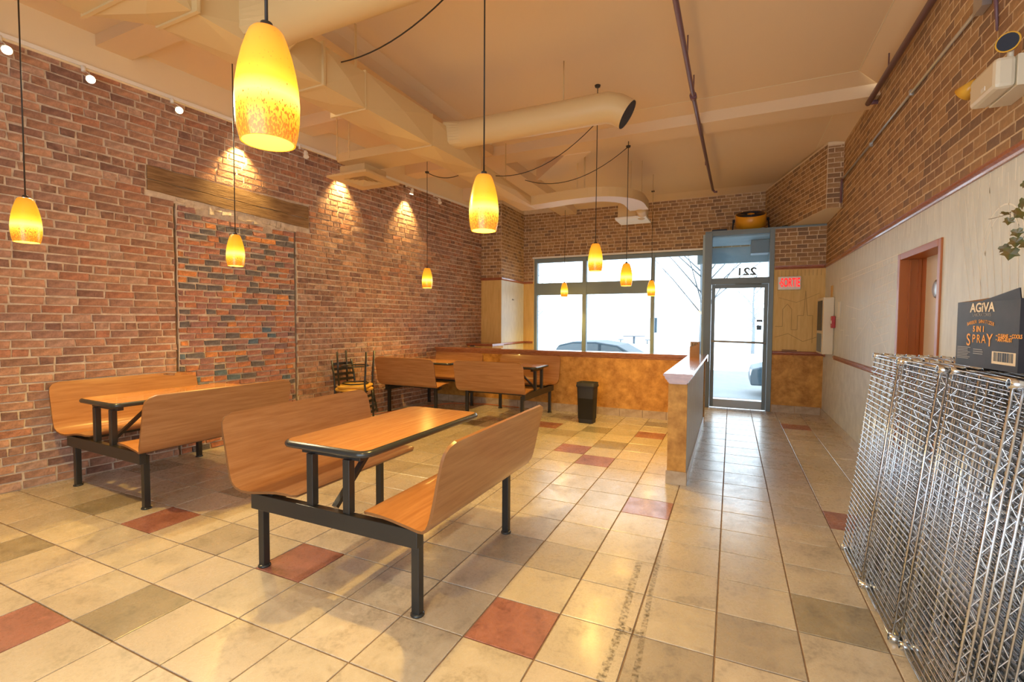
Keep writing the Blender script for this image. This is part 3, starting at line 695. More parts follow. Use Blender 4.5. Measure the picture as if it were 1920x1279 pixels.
# ================================================================== booths
PROFILE = [(.235, .462), (.25, .470), (.30, .474), (.36, .471), (.42, .464), (.48, .454), (.53, .446), (.575, .443), (.61, .450), (.637, .468), (.655, .495), (.667, .53), (.678, .575), (.689, .625), (.70, .68), (.712, .735), (.724, .785), (.735, .825), (.744, .852), (.750, .868)]
def shell_mesh(L, side):
    m = MB(); P = PROFILE; n = len(P); cols = 12; arc = [0]
    for a, b in zip(P, P[1:]): arc.append(arc[-1] + math.hypot(b[0]-a[0], b[1]-a[1]))
    tot = arc[-1]; verts = []
    for k, (u, z) in enumerate(P):
        s = arc[k]; hl = L/2
        inset = 0.045
        t = min(1, max(0, (s-.30)/.16)); t = t*t*(3-2*t); hl -= inset*(1-t)
        r1 = .035
        if s < r1: hl -= r1 - math.sqrt(max(0, r1*r1-(r1-s)**2))
        r2 = .075; e = tot-s
        if e < r2: hl -= r2 - math.sqrt(max(0, r2*r2-(r2-e)**2))
        a = P[max(k-1, 0)]; b = P[min(k+1, n-1)]; tx, tz = b[0]-a[0], b[1]-a[1]; q = math.hypot(tx, tz); nx, nz = -tz/q, tx/q
        verts.append((u, z, nx, nz, hl))
    th = .014
    for off in (0, th):
        for u, z, nx, nz, hl in verts:
            for c in range(cols+1):
                m.v.append((side*(u-nx*off), -hl + 2*hl*c/cols, z-nz*off))
    W = cols+1; K = n*W
    def quad(a, b, c, d, mi, sm): m.f.append((a, b, c, d)); m.m.append(mi); m.sm.append(sm)
    for k in range(n-1):
        for c in range(cols):
            a = k*W+c
            quad(a, a+1, a+W+1, a+W, 0, True); quad(K+a, K+a+W, K+a+W+1, K+a+1, 0, True)
    def rim(ids):
        k0 = len(m.v)
        for a in ids: m.v += [m.v[a], m.v[K+a]]
        for i in range(len(ids)-1): quad(k0+2*i, k0+2*i+2, k0+2*i+3, k0+2*i+1, 1, True)
    rim([k*W for k in range(n)]); rim([k*W+cols for k in range(n)]); rim([c for c in range(W)]); rim([(n-1)*W+c for c in range(W)])
    return m
def make_booth(L, name, label):
    """local y = length of the benches, x = across; origin on the floor"""
    root = thing(name, label, 'booth')
    for s in (-1, 1): shell_mesh(L, s).build('bench_shell', [M['wood'], M['wood_edge']], root)
    tl, tw, r = L/2-.02, .285, .05
    def rrect(hx, hy, rr):
        pts = []
        for cx, cy, a0 in ((hx-rr, hy-rr, 0), (-hx+rr, hy-rr, 90), (-hx+rr, -hy+rr, 180), (hx-rr, -hy+rr, 270)):
            for k in range(5): a = R(a0+k*22.5); pts.append((cx+rr*math.cos(a), cy+rr*math.sin(a)))
        return pts
    tt = MB().prism(rrect(tw-.012, tl-.012, r), 'z', .735, .7705).build('tabletop', M['wood_top'], root)
    b = MB(); ring = rrect(tw-.012, tl-.012, r); n = len(ring); prof = [(0, .7700), (.012, .767), (.019, .758), (.020, .748), (.014, .738), (0, .735)]
    for i, (x, y) in enumerate(ring):
        p, q = Vector(ring[i-1]), Vector(ring[(i+1) % n]); t = (q-p).normalized(); nr = Vector((t.y, -t.x))
        for a, z in prof: b.v.append((x+nr.x*a, y+nr.y*a, z))
    k = len(prof)
    for i in range(n):
        for j in range(k-1): b.f.append((i*k+j, ((i+1) % n)*k+j, ((i+1) % n)*k+j+1, i*k+j+1)); b.m.append(0); b.sm.append(True)
    b.build('edge_band', M['rubber'], tt)
    ye = L/2-.07
    for sy in (-1,):
        bm = MB().bb(-.565, .565, sy*ye-.022, sy*ye+.022, .345, .432).build('end_beam', M['black'], root, bevel=.003)
        for ux, uz in ((-.44, .405), (.42, .405), (-.50, .37), (.48, .37)):
            q = MB().lathe([(0, .004), (.006, .004), (.009, 0)], 10); qo = q.build('bolt', M['steel_bolt'], bm)
            qo.matrix_world = Matrix.Translation((ux, sy*(ye+.022), uz)) @ Matrix.Rotation(R(90)*-sy, 4, 'X').inverted()
        br = MB().bb(-.20, .20, sy*(ye-.03)-.02, sy*(ye-.03)+.02, .700, .735).build('top_bracket', M['black'], root, bevel=.002)
        for ux in (-.05, .05):
            q = MB().lathe([(0, .003), (.005, .003), (.007, 0)], 10); qo = q.build('bolt', M['steel_bolt'], br)
            qo.matrix_world = Matrix.Translation((ux, sy*(ye-.01), .718)) @ Matrix.Rotation(R(90)*-sy, 4, 'X').inverted()
        for px in (-.125, .125): MB().bb(px-.022, px+.022, sy*(ye-.02)-.03, sy*(ye-.02)+.01, .43, .705).build('post', M['black'], root, bevel=.003)
        MB().box((0, sy*(ye-.19), .56), (.032, .022, .40), Matrix.Rotation(sy*R(48), 3, 'X')).build('brace', M['black'], root)
    for sy in (-1, 1):
        for sx in (-1, 1):
            if sy == 1: MB().bb(min(sx*.43, sx*.552), max(sx*.43, sx*.552), ye-.055, ye-.01, .385, .43).build('rail_bracket', M['black'], root, bevel=.003)
            lg = MB().bb(sx*.53-.022, sx*.53+.022, sy*(ye-.03)-.02, sy*(ye-.03)+.02, .006, .40).build('leg', M['black'], root, bevel=.003)
            MB().lathe([(0, 0), (.034, 0), (.034, .008), (.026, .014), (0, .014)], 16, c=(sx*.53, sy*(ye-.03), 0)).build('foot', M['rubber'], lg)
    for sx in (-1, 1): MB().bb(sx*.44-.02, sx*.44+.02, -ye, ye, .395, .437).build('seat_rail', M['black'], root, bevel=.003)
    return root
GB = 'wood laminate booths with a table between two benches'
bo = make_booth(1.18, 'dining_booth', 'nearest wood laminate booth in the middle of the tiled floor'); bo.location = (-1.86, 2.31, 0); bo['group'] = GB
b2 = copy_tree(bo); b2['label'] = 'wood laminate booth against the old brick wall below the timber lintel'; b2.location = (-4.42, 2.52, 0); b2.rotation_euler.z = -ANG*.4
b3 = make_booth(1.05, 'dining_booth', 'wood laminate booth in the far corner touching the brick wall, beside stacked chairs'); b3.location = (-4.33, 6.33, 0); b3.rotation_euler.z = R(-90); b3['group'] = GB
b4 = copy_tree(b3); b4['label'] = 'wood laminate booth against the orange partition, nearest the black waste bin'; b4.location = (-2.95, 6.33, 0); b4.rotation_euler.z = R(90)

# ================================================================== pendants
SHP = [(.064, 0), (.070, .025), (.0745, .06), (.0755, .10), (.073, .14), (.067, .18), (.058, .22), (.047, .255), (.040, .272), (.034, .279), (.012, .280)]
def make_pendant():
    t = thing('pendant_lamp', 'x', 'lamp')
    sh = MB().lathe(SHP, 40).build('lamp_shade', M['shade'], t)
    MB().lathe([(max(.006, r-.004), z) for r, z in SHP[:-1]] + [(.004, .274)], 32).build('inner_glass', M['shade_in'], sh)
    MB().lathe([(.0, .09), (.014, .095), (.02, .115), (.014, .14), (.008, .17), (.008, .27)], 16).build('bulb', M['bulb'], t)
    MB().lathe([(.004, .300), (.014, .298), (.018, .28), (0, .28)], 16).build('socket_cap', M['cable'], t)
    return t
pen0 = make_pendant(); first = True
PEND = [(-1.083, .854, 1.852, 3.80, 'large amber glass pendant lamp hanging nearest the camera at upper left'),
        (-4.111, 1.474, 1.89, 3.94, 'amber pendant lamp hanging at the far left edge before the brick wall'),
        (-4.089, 2.871, 1.89, 3.94, 'amber pendant lamp hanging in front of the bricked-up opening'),
        (-1.158, 2.154, 1.862, 3.80, 'amber pendant lamp hanging over the end of the nearest booth table'),
        (-1.287, 4.818, 1.925, 3.80, 'amber pendant lamp hanging highest before the middle window panes'),
        (-1.208, 6.006, 1.855, 3.58, 'amber pendant lamp hanging before the wide middle window, below a swagged cable'),
        (-3.081, 9.17, 1.91, 3.72, 'small far amber pendant lamp hanging before the left window mullion bar'),
        (-1.333, 8.882, 1.88, 3.76, 'small far amber pendant lamp hanging before the right window mullion'),
        (-3.934, 5.631, 1.872, 3.50, 'amber pendant lamp hanging before the far brick wall above the stacked chairs')]
for i, (x, y, z, zt, lab) in enumerate(PEND):
    o = pen0 if i == 0 else copy_tree(pen0)
    o.location = (x, y, z); o['group'] = 'amber glass pendant lamps on thin cords'
    o['label'] = lab or 'amber glass pendant lamp hanging behind the camera position'
    MB().tube([(0, 0, .29), (0.002, 0, zt-z)], .0042 if i in (0, 3) else .0035, 6).build('cord', M['cable'], o)
    MB().lathe([(0, zt-z-.02), (.025, zt-z-.018), (.03, zt-z), (0, zt-z)], 14).build('ceiling_rose', M['cable'], o)
    l = bpy.data.lights.new('pendant_light', 'POINT'); l.energy = PENDANT_W; l.color = WARM; l.shadow_soft_size = .022
    lo = bpy.data.objects.new('pendant_light', l); C.objects.link(lo); lo.parent = o; lo.location = (0, 0, .055)
    g = bpy.data.lights.new('shade_glow', 'POINT'); g.energy = GLOW_W; g.color = (1.0, .56, .12); g.shadow_soft_size = .07   # what the amber glass lets through
    go = bpy.data.objects.new('shade_glow', g); C.objects.link(go); go.parent = o; go.location = (0, 0, -.09)

# ================================================================== track lights on the brick wall
tr = thing('lighting_track', 'white lighting track fixed along the top of the brick wall', 'light track')
m = MB()
def lwp(x, out, z): return (-5.43 + SA*x + CA*out, CA*x - SA*out, z)
for a, bq in ((0.4, 8.2),):
    P = [lwp(a, .02, 3.625), lwp(bq, .02, 3.60)]
    d = (Vector(P[1])-Vector(P[0])); L = d.length; rot = Matrix.Rotation(math.pi/2-ANG, 3, 'Z') @ Matrix.Rotation(math.atan2(.025, L), 3, 'Y')
    m.box((Vector(P[0])+Vector(P[1]))/2, (L, .034, .034), rot)
m.build('track_rail', M['white'], tr, bevel=.003)
HEADS = [(1.77, 'faces', 'track spotlight cut by the left edge of the picture, shining brightly'), (2.28, 'faces', 'left of the two track spotlights glaring straight at the camera'),
         (2.97, 'faces', 'right of the two track spotlights glaring straight at the camera'), (3.63, 'wall', 'white track spotlight beside the nearest pendant, lighting the bricks below'),
         (4.40, 'off', 'unlit white track spotlight just right of the nearest pendant shade'), (5.03, 'wall', 'white track spotlight half hidden behind the square ceiling diffuser'),
         (5.70, 'off', 'unlit white track spotlight showing just below the square ceiling diffuser'), (6.33, 'wall', 'glowing track spotlight right of the square ceiling diffuser'),
         (7.02, 'off', 'unlit white track spotlight farthest along the track')]
for x, mode, lab in HEADS:
    base = Vector(lwp(x, .03, 3.59)); hd = Vector(lwp(x, .15, 3.475))
    t = thing('track_spotlight', lab, 'spotlight', base, 0, 'spotlights on the track over the brick wall')
    if mode == 'faces': aim = (Vector((-1.2, 1.4, 1.2)) - hd).normalized()
    elif mode == 'wall': aim = Vector((-.26, .02, -.965)).normalized()
    else: aim = Vector((.35, -.2, -.9)).normalized()
    rel = hd - base
    m = MB(); m.tube([(0, 0, .02), (0, 0, -.03)], .016, 10); m.build('mount', M['white'], t)
    m = MB(); pts = [(0, 0, -.02), (rel.x*.3+.03, rel.y*.3, -.05), (rel.x+.035, rel.y, rel.z+.01)]; m.tube(pts, .004, 6); m.tube([(p[0]-.07, p[1], p[2]) for p in pts[1:]] , .004, 6); m.build('yoke', M['white'], t)
    m = MB(); m.tube([rel - aim*.045, rel - aim*.03, rel + aim*.02, rel + aim*.045], [.016, .022, .026, .034], 16); m.build('lamp_head', M['white'], t)
    m = MB(); m.tube([rel + aim*.0452, rel + aim*.048], .029, 16); m.build('lamp_face', M['spot_glow'] if mode != 'off' else M['white'], t)
    if mode != 'off':
        l = bpy.data.lights.new('spot', 'SPOT'); l.energy = SPOT_W if mode == 'wall' else SPOT_W*.9; l.color = (1.0, .70, .25) if mode == 'wall' else (1, .82, .5); l.spot_size = R(85 if mode == 'wall' else 110); l.spot_blend = 1.0; l.shadow_soft_size = .03
        lo = bpy.data.objects.new('spot_light', l); C.objects.link(lo); lo.parent = t; lo.location = rel + aim*.06
        lo.rotation_euler = aim.to_track_quat('-Z', 'Y').to_euler()

# ================================================================== ducts
DZ0 = 3.10
du = thing('main_air_duct', 'long rectangular painted air duct running down the ceiling with cross-broken panels', 'duct')
def duct_panel(x0a, x1a, x0b, x1b, ya, yb, za, zb, ha, hb):
    """box section whose visible faces are shallow four-sided pyramids (cross-broken sheet metal)"""
    m = MB(); e = .022
    A = [(x0a, ya, za), (x1a, ya, za), (x1a, ya, za+ha), (x0a, ya, za+ha)]; B = [(x0b, yb, zb), (x1b, yb, zb), (x1b, yb, zb+hb), (x0b, yb, zb+hb)]
    V = A+B; k = 8; fs = []
    def pyr(i, nrm):
        c = Vector((0, 0, 0))
        for q in i: c += Vector(V[q])
        c = c/4 + Vector(nrm)*e; V.append(tuple(c)); n = len(V)-1
        for a, b in zip(i, i[1:]+i[:1]): fs.append((a, b, n))
    pyr([0, 1, 5, 4], (0, 0, -1)); pyr([1, 2, 6, 5], (1, 0, 0)); pyr([3, 0, 4, 7], (-1, 0, 0)); fs.append((2, 3, 7, 6)); fs += [(0, 1, 2, 3), (4, 5, 6, 7)]
    return m.add(V, fs)
SEC = [(-2.2, 0.30, -3.33, -2.72, -3.33, -2.72, .30), (0.31, 1.46, -3.32, -2.72, -3.32, -2.72, .28), (1.47, 1.69, -3.31, -2.72, -3.06, -2.735, .28), (1.71, 2.585, -3.06, -2.735, -3.03, -2.71, .28),
       (2.595, 3.015, -3.03, -2.71, -3.01, -2.695, .28), (3.025, 3.89, -3.01, -2.695, -2.985, -2.66, .29), (3.90, 4.755, -2.985, -2.66, -2.92, -2.60, .26)]
for ya, yb, a0, a1, b0, b1, h in SEC: duct_panel(a0, a1, b0, b1, ya, yb, DZ0, DZ0, h, h).build('duct_section', M['duct'], du)
for y in (.305, 1.465, 1.70, 2.59, 3.02, 3.895):
    x0, x1 = -3.07 if y > 1.6 else -3.34, -2.66 if y > 3.5 else -2.69
    MB().bb(x0+.0, x1, y-.01, y+.01, DZ0-.012, DZ0+.30).build('joint_flange', M['duct'], du)
duct_panel(-2.92, -2.60, -2.95, -2.69, 4.76, 5.0, DZ0, DZ0, .24, .15).build('reducer', M['duct'], du)
duct_panel(-2.95, -2.69, -2.96, -2.70, 5.0, 6.75, DZ0, DZ0, .15, .13).build('duct_section', M['duct'], du)
for y in (2.9, 4.8, 5.6): MB().bb(-2.70, -2.695, y, y+.02, DZ0+.1, 3.7).build('hanger_strap', M['duct'], du)
def sweep_rect(path, w, h):
    m = MB(); N = len(path); P = [Vector(p) for p in path]
    for i, p in enumerate(P):
        t = (P[min(i+1, N-1)]-P[max(i-1, 0)]); t.z = 0; t.normalize(); nx = Vector((-t.y, t.x, 0))
        for a, b in ((-1, 0), (1, 0), (1, 1), (-1, 1)): m.v.append(tuple(p + nx*a*w/2 + Vector((0, 0, b*h))))
    for i in range(N-1):
        for j in range(4): m.f.append((i*4+j, i*4+(j+1) % 4, i*4+4+(j+1) % 4, i*4+4+j)); m.m.append(0); m.sm.append(False)
    m.f += [(3, 2, 1, 0), tuple((N-1)*4+j for j in range(4))]; m.m += [0, 0]; m.sm += [False, False]
    return m
sb = thing('curved_air_duct', 'flat painted duct curving away to the right in the far bay', 'duct')
path = [(-2.72, 6.60, DZ0), (-2.45, 6.57, DZ0), (-2.2, 6.52, DZ0)]
for k in range(13):
    a = R(-97 + k*8.2); path.append((-1.83 + .52*math.cos(a), 7.02 + .52*math.sin(a) - .0, DZ0))
path += [(-1.31, 7.25, DZ0), (-1.31, 7.40, DZ0)]
sweep_rect(path, .28, .13).build('flat_duct', M['duct'], sb)
MB().tube([(-1.31, 7.38, DZ0+.07), (-1.31, 7.60, DZ0+.07), (-1.33, 7.78, DZ0+.05), (-1.36, 7.86, DZ0+.02)], .085, 20).build('round_elbow', M['duct'], sb)
for x, y in ((-2.02, 6.5), (-1.95, 6.62)): MB().bb(x, x+.02, y, y+.004, DZ0+.1, 3.8).build('hanger_strap', M['duct'], sb)
for x, y in ((-1.40, 7.2), (-1.25, 7.25), (-1.2, 8.0)): MB().tube([(x, y, DZ0+.1), (x, y, 3.79)], .004, 6).build('hanger_rod', M['duct'], sb)
pb = thing('ceiling_diffuser', 'square painted diffuser box with white plate before the far wall', 'vent')
MB().bb(-1.72, -1.30, 7.8, 8.2, 3.10, 3.33).build('plenum_box', M['duct'], pb)
MB().bb(-1.76, -1.26, 7.76, 8.24, 3.065, 3.10).build('diffuser_plate', M['white'], pb, bevel=.005)
# round branches
def round_duct(y, x0, x1, zc, r, label, mouth=True):
    t = thing('round_air_duct', label, 'duct', (0, 0, 0), 0, 'round ducts branching off the main duct')
    MB().tube([(x0, y, zc), (x1, y, zc)], r, 32, caps=False).build('duct_pipe', M['duct'], t)
    m = MB(); n = 32                                   # square-to-round take-off
    for k, x in ((0, x0-.16), (1, x0+.01)):
        for q in range(n):
            a = 2*math.pi*(q+.5)/n; c_, s_ = math.cos(a), math.sin(a)
            if k == 0: f = 1/max(abs(c_), abs(s_)); m.v.append((x, y+c_*f*r*1.1, zc+s_*f*r*.92))
            else: m.v.append((x, y+c_*r*1.002, zc+s_*r*1.002))
    for q in range(n): m.f.append((q, (q+1) % n, n+(q+1) % n, n+q)); m.m.append(0); m.sm.append(False)
    m.build('take_off', M['duct'], t)
    m = MB(); pts = [(x1, y, zc), (x1+.05, y, zc), (x1+.14, y+.01, zc-.025), (x1+.23, y+.02, zc-.085)]
    m.tube(pts, [r*1.006]*4, 32, caps=False); m.build('elbow', M['duct'], t)
    m = MB(); d = Vector((.09, .01, -.06)).normalized(); e = Vector(pts[-1])
    m.tube([e, e-d*.04, e-d*.09], [r*.97, r*.93, r*.80], 32, caps=True); m.build('duct_inside', M['navy'], t)
    for x in (x0+.75*(x1-x0),): MB().tube([(x, y, zc+r*.9), (x, y, 3.8)], .006, 6).build('hanger_rod', M['duct'], t)
    for x in (x1-.1, x1): MB().tube([(x-.003, y, zc), (x+.003, y, zc)], r*1.012, 32, caps=False).build('seam_band', M['duct'], t)
    return t
round_duct(4.25, -2.52, -1.10, 3.305, .128, 'round painted duct with an open dark mouth in the middle of the ceiling')
round_duct(2.12, -2.56, -.35, 3.27, .15, 'round painted duct crossing the top edge above the nearest pendant')
# left branch with the square diffuser
lb = thing('branch_air_duct', 'flat painted branch duct hung left of the main duct', 'duct')
MB().bb(-4.20, -3.0, 4.22, 4.62, 3.24, 3.335).build('flat_duct', M['duct'], lb)
for x in (-4.21, -4.03): MB().bb(x, x+.02, 4.215, 4.22, 3.26, 3.78).build('hanger_strap', M['duct'], lb)
sq = thing('ceiling_diffuser', 'square louvred diffuser hung near the brick wall', 'vent')
MB().bb(-4.30, -3.92, 4.36, 4.74, 3.115, 3.245).build('plenum_box', M['duct'], sq)
fx0, fx1, fyy0, fyy1 = -4.40, -3.80, 4.25, 4.84
m = MB()
def sqring(m, h0, h1, z0, z1, c=(-4.10, 4.545)):
    vs = []
    for h, z in ((h0, z0), (h1, z1)):
        for sx, sy in ((-1, -1), (1, -1), (1, 1), (-1, 1)): vs.append((c[0]+sx*h, c[1]+sy*h, z))
    m.add(vs, [(j, (j+1) % 4, 4+(j+1) % 4, 4+j) for j in range(4)])
sqring(m, .30, .30, 3.12, 3.095); sqring(m, .30, .17, 3.095, 3.095); sqring(m, .30, .17, 3.12, 3.12); sqring(m, .17, .155, 3.095, 3.12)
m.build('diffuser_frame', M['duct'], sq)
for k in range(4):
    m = MB(); sqring(m, .155-k*.036, .135-k*.036, 3.098, 3.122); sqring(m, .135-k*.036, .15-k*.036, 3.122, 3.118); m.build('louvre', M['duct'], sq)
MB().bb(-4.25, -3.95, 4.395, 4.695, 3.122, 3.126).build('dark_throat', M['cable'], sq)

# ================================================================== pipes, conduit, cables
def pipe_thing(name, label, cat, path, r, m, group=None, n=12):
    t = thing(name, label, cat, (0, 0, 0), 0, group); MB().tube(path, r, n).build('pipe', m, t); return t
sp = pipe_thing('sprinkler_pipe', 'dark red sprinkler pipe hung along the middle of the ceiling', 'pipe', [(-.40, -1.5, 3.62), (-.40, 3.5, 3.62), (-.39, 5.1, 3.62), (-.33, 8.62, 3.60)], .021, M['pipe'], 'sprinkler pipes')
MB().tube([(-.392, 5.02, 3.62), (-.39, 5.09, 3.62)], .033, 12).build('coupling', M['pipe'], sp)
for y in (4.3, 5.0, 7.3): MB().tube([(-.385, y, 3.62), (-.385, y, 3.80)], .006, 6).build('hanger_rod', M['pipe'], sp)
MB().tube([(-.33, 8.60, 3.60), (-.30, 8.60, 3.56), (-.26, 8.60, 3.56)], .018, 8).build('sprinkler_head', M['pipe'], sp)
sp2 = pipe_thing('sprinkler_pipe', 'dark red sprinkler pipe along the top of the right wall', 'pipe', [(1.19, -1.5, 3.60), (1.19, 5.88, 3.60)], .025, M['pipe'], 'sprinkler pipes')
MB().tube([(1.19, 5.86, 3.60), (1.27, 5.87, 3.60)], .022, 10).build('elbow', M['pipe'], sp2)
for y in (5.2, 3.0): MB().tube([(1.19, y, 3.60), (1.19, y, 3.75)], .006, 6).build('hanger_rod', M['pipe'], sp2)
cd = pipe_thing('conduit', 'thin metal conduit running along the brick-papered right wall', 'conduit', [(1.25, 3.62, 3.215), (1.25, 7.33, 3.25)], .011, M['galv'])
MB().tube([(1.25, 7.33, 3.25), (1.245, 7.38, 3.24), (1.245, 7.395, 3.20), (1.245, 7.395, 2.96)], .013, 10).build('elbow', M['pipe'], cd)
MB().bb(1.222, 1.265, 3.55, 3.66, 3.17, 3.27).build('junction_box', M['galv'], cd)
for y in (4.8, 6.0): MB().bb(1.235, 1.265, y-.015, y+.015, 3.205, 3.25).build('strap', M['galv'], cd)
tag(MB().tube([(1.262, 3.50, 3.5), (1.26, 3.50, 3.2), (1.262, 3.47, 2.98)], [.02, .012, .005], 8).build('rust_pipe_stub', M['pipe']), 'short rusty pipe tapering down the wall above the emergency light', 'pipe')
def swag(p0, p1, sag, label, r=.005):
    pts = []
    for k in range(15):
        t = k/14; q = Vector(p0).lerp(Vector(p1), t); q.z -= sag*4*t*(1-t); pts.append(q)
    tag(MB().tube(pts, r, 6).build('hanging_cable', M['cable']), label, 'cable', 'black cables swagged below the ceiling')
swag((-1.208, 6.006, 3.57), (-2.72, 6.3, 3.42), .20, 'black cable swagged from the curved duct up to a ceiling hook')
swag((-3.934, 5.631, 3.49), (-3.2, 5.7, 3.52), .12, 'short black cable swagged by the far brick wall')
swag((-2.69, 5.3, 3.20), (-1.25, 5.3, 3.80), .22, 'black cable drooping below the open round duct')
swag((-2.69, 2.75, 3.33), (-1.40, 2.75, 3.80), .14, 'black cable drooping below the round duct at the top edge')
tag(MB().tube([wl(5.4)+.12 and (wl(5.3)+.08, 5.45, .012), (wl(5.6)+.18, 5.75, .012), (wl(6)+.25, 6.2, .012), (-4.3, 6.85, .012), (-3.7, 7.02, .012), (-3.1, 6.98, .012)], .008, 6).build('extension_cord', M['orange_cord']), 'orange extension cord lying on the floor under the corner booth', 'cord')

# ================================================================== wall fittings
em = thing('emergency_light', 'cream emergency light box with two lamp heads high on the right wall', 'emergency light')
MB().bb(1.10, 1.18, 3.03, 3.30, 2.515, 2.66).build('housing', M['cream'], em, bevel=.02)
MB().bb(1.18, 1.268, 3.03, 3.30, 2.515, 2.66).build('back_box', M['cream'], em, bevel=.004)
MB().bb(1.098, 1.1, 3.12, 3.16, 2.545, 2.565).build('label_plate', M['white'], em)
for (x, y, z), d in (((1.16, 3.05, 2.715), Vector((-.5, -.8, -.1))), ((1.13, 3.36, 2.665), Vector((-.45, .75, -.45)))):
    p = Vector((x, y, z)); d = d.normalized()
    hh = MB().tube([p-d*.03, p+d*.01, p+d*.05], [.02, .032, .044], 20).build('lamp_head', M['amber'], em)
    MB().tube([p+d*.0505, p+d*.053], .038, 20).build('lens', M['navy'], hh)
    MB().tube([(x, y, z-.03), (1.18, 3.10 if y < 3.2 else 3.27, 2.64)], .012, 8).build('neck', M['cream'], em)
ex = thing('exit_sign', 'white exit sign with glowing red letters beside the entrance door', 'sign')
MB().bb(.64, .945, 8.43, 8.495, 1.915, 2.12).build('housing', M['white'], ex, bevel=.008)
text_mesh('SORTIE', .185, M['sortie'], 'letters', ex, (.805, 8.428, 2.02), (R(90), 0, 0), sx=.43, bold=.004)
MB().add([(.655, 8.4285, 2.02), (.675, 8.4285, 2.045), (.675, 8.4285, 1.995)], [(0, 1, 2)]).build('arrow', M['sortie'], ex)
cb = thing('wall_cabinet', 'tall narrow cream cabinet with dark window on the right wall near the entrance', 'cabinet')
MB().bb(1.14, 1.266, 7.72, 8.24, .975, 1.76).build('body', M['cream'], cb, bevel=.006)
MB().bb(1.134, 1.14, 7.80, 8.16, 1.30, 1.72).build('upper_window', M['navy'], cb); MB().bb(1.134, 1.14, 7.80, 8.16, 1.0, 1.26).build('lower_panel', M['alu'], cb)
tag(MB().bb(1.262, 1.268, 7.86, 8.0, 1.76, 1.93).build('wall_plate', M['tan_paper']), 'small tan wall plate just above the narrow cream cabinet', 'wall plate')
fa = thing('fire_alarm', 'small red fire alarm pull on the wall beside the narrow cabinet', 'alarm'); MB().bb(1.225, 1.268, 7.62, 7.70, 1.34, 1.50).build('body', M['red'], fa, bevel=.008); MB().bb(1.218, 1.226, 7.63, 7.69, 1.40, 1.44).build('pull_bar', M['white'], fa)
tag(MB().bb(1.262, 1.268, 7.33, 7.47, 1.48, 1.68).build('notice', M['white']), 'white paper notice taped to the wall beside the fire alarm', 'notice')
tag(MB().bb(.72, .92, 8.44, 8.49, .967, .99).build('eraser', M['kraft'], bevel=.006), 'small brown block lying on the chair rail under the exit sign', 'block')

# ---- floor fan on the ledge
fn = thing('drum_fan', 'yellow and black drum fan standing on the ledge above the door', 'fan', (.25, 8.92, DTOP+.03))
tilt = Matrix.Translation((0, 0, .22)) @ Matrix.Rotation(R(24), 4, 'X')
o = MB().lathe([(.225, -.10), (.232, -.095), (.232, .095), (.225, .10), (.218, .095), (.218, -.095), (.225, -.10)], 40).build('drum', M['fan_y'], fn); o.matrix_local = tilt
m = MB()
for r_ in [.04+.0205*k for k in range(9)]: m.tube([(r_*math.cos(2*math.pi*k/32), r_*math.sin(2*math.pi*k/32), .098) for k in range(32)], .004, 5, closed=True)
for k in range(12): a = 2*math.pi*k/12; m.tube([(.04*math.cos(a), .04*math.sin(a), .098), (.222*math.cos(a), .222*math.sin(a), .098)], .004, 5)
o = m.build('grille', M['navy'], fn); o.matrix_local = tilt
o = MB().lathe([(0, .106), (.05, .106), (.058, .10), (.058, .08), (0, .08)], 24).build('hub', M['fan_y'], fn); o.matrix_local = tilt
m = MB()
for k in range(4):
    a = math.pi/2*k
    m.add([(.03*math.cos(a-.6), .03*math.sin(a-.6), .02), (.20*math.cos(a-.45), .20*math.sin(a-.45), -.02), (.20*math.cos(a+.45), .20*math.sin(a+.45), .04), (.03*math.cos(a+.6), .03*math.sin(a+.6), .05)], [(0, 1, 2, 3)])
o = m.build('blades', M['navy'], fn); o.matrix_local = tilt
m = MB().lathe([(0, -.08), (.21, -.08), (.21, -.085), (0, -.085)], 24).build('rear_screen', M['navy'], fn); m.matrix_local = tilt
for s in (-1, 1):
    MB().tube([(s*.235, 0, .22), (s*.275, 0, .22)], .026, 14).build('pivot_knob', M['navy'], fn)
    MB().tube([(s*.26, 0, .22), (s*.27, -.02, .10), (s*.27, -.10, .012)], .012, 8).build('leg', M['navy'], fn)
    MB().tube([(s*.26, 0, .22), (s*.27, .02, .10), (s*.27, .10, .012)], .012, 8).build('leg', M['navy'], fn)
tag(MB().bb(-.33, -.10, 8.60, 8.86, DTOP+.032, DTOP+.075).build('storage_tray', M['navy'], bevel=.006), 'flat dark tray lying on the ledge left of the yellow fan', 'tray')
cc = []
for k in range(40): a = k*.55; cc.append((.66+(.05+.03*math.sin(k*.7))*math.cos(a)+k*.003, 8.66+.05*math.sin(a), DTOP+.045+.015*math.sin(k*1.3)))
tag(MB().tube(cc, .007, 6).build('coiled_cable', M['navy']), 'dark coiled cable lying on the ledge right of the yellow fan', 'cable')

# ---- waste bin
wb_ = thing('waste_bin', 'black plastic waste bin standing before the orange partition', 'bin', (-1.805, 6.42, 0), R(-4))
m = MB(); W0, D0, W1, D1, H = .095, .075, .125, .105, .56
def ringr(hx, hy, z, r=.03):
    pts = []
    for cx, cy, a0 in ((hx-r, hy-r, 0), (-hx+r, hy-r, 90), (-hx+r, -hy+r, 180), (hx-r, -hy+r, 270)):
        for k in range(4): a = R(a0+k*30); pts.append((cx+r*math.cos(a), cy+r*math.sin(a), z))
    return pts
def loft(m, rings, cap0=True):
    n = len(rings[0]); k0 = len(m.v)
    for r_ in rings: m.v += r_
    for i in range(len(rings)-1):
        for j in range(n): m.f.append((k0+i*n+j, k0+i*n+(j+1) % n, k0+(i+1)*n+(j+1) % n, k0+(i+1)*n+j)); m.m.append(0); m.sm.append(True)
    if cap0: m.f.append(tuple(k0+j for j in range(n))); m.m.append(0); m.sm.append(False)
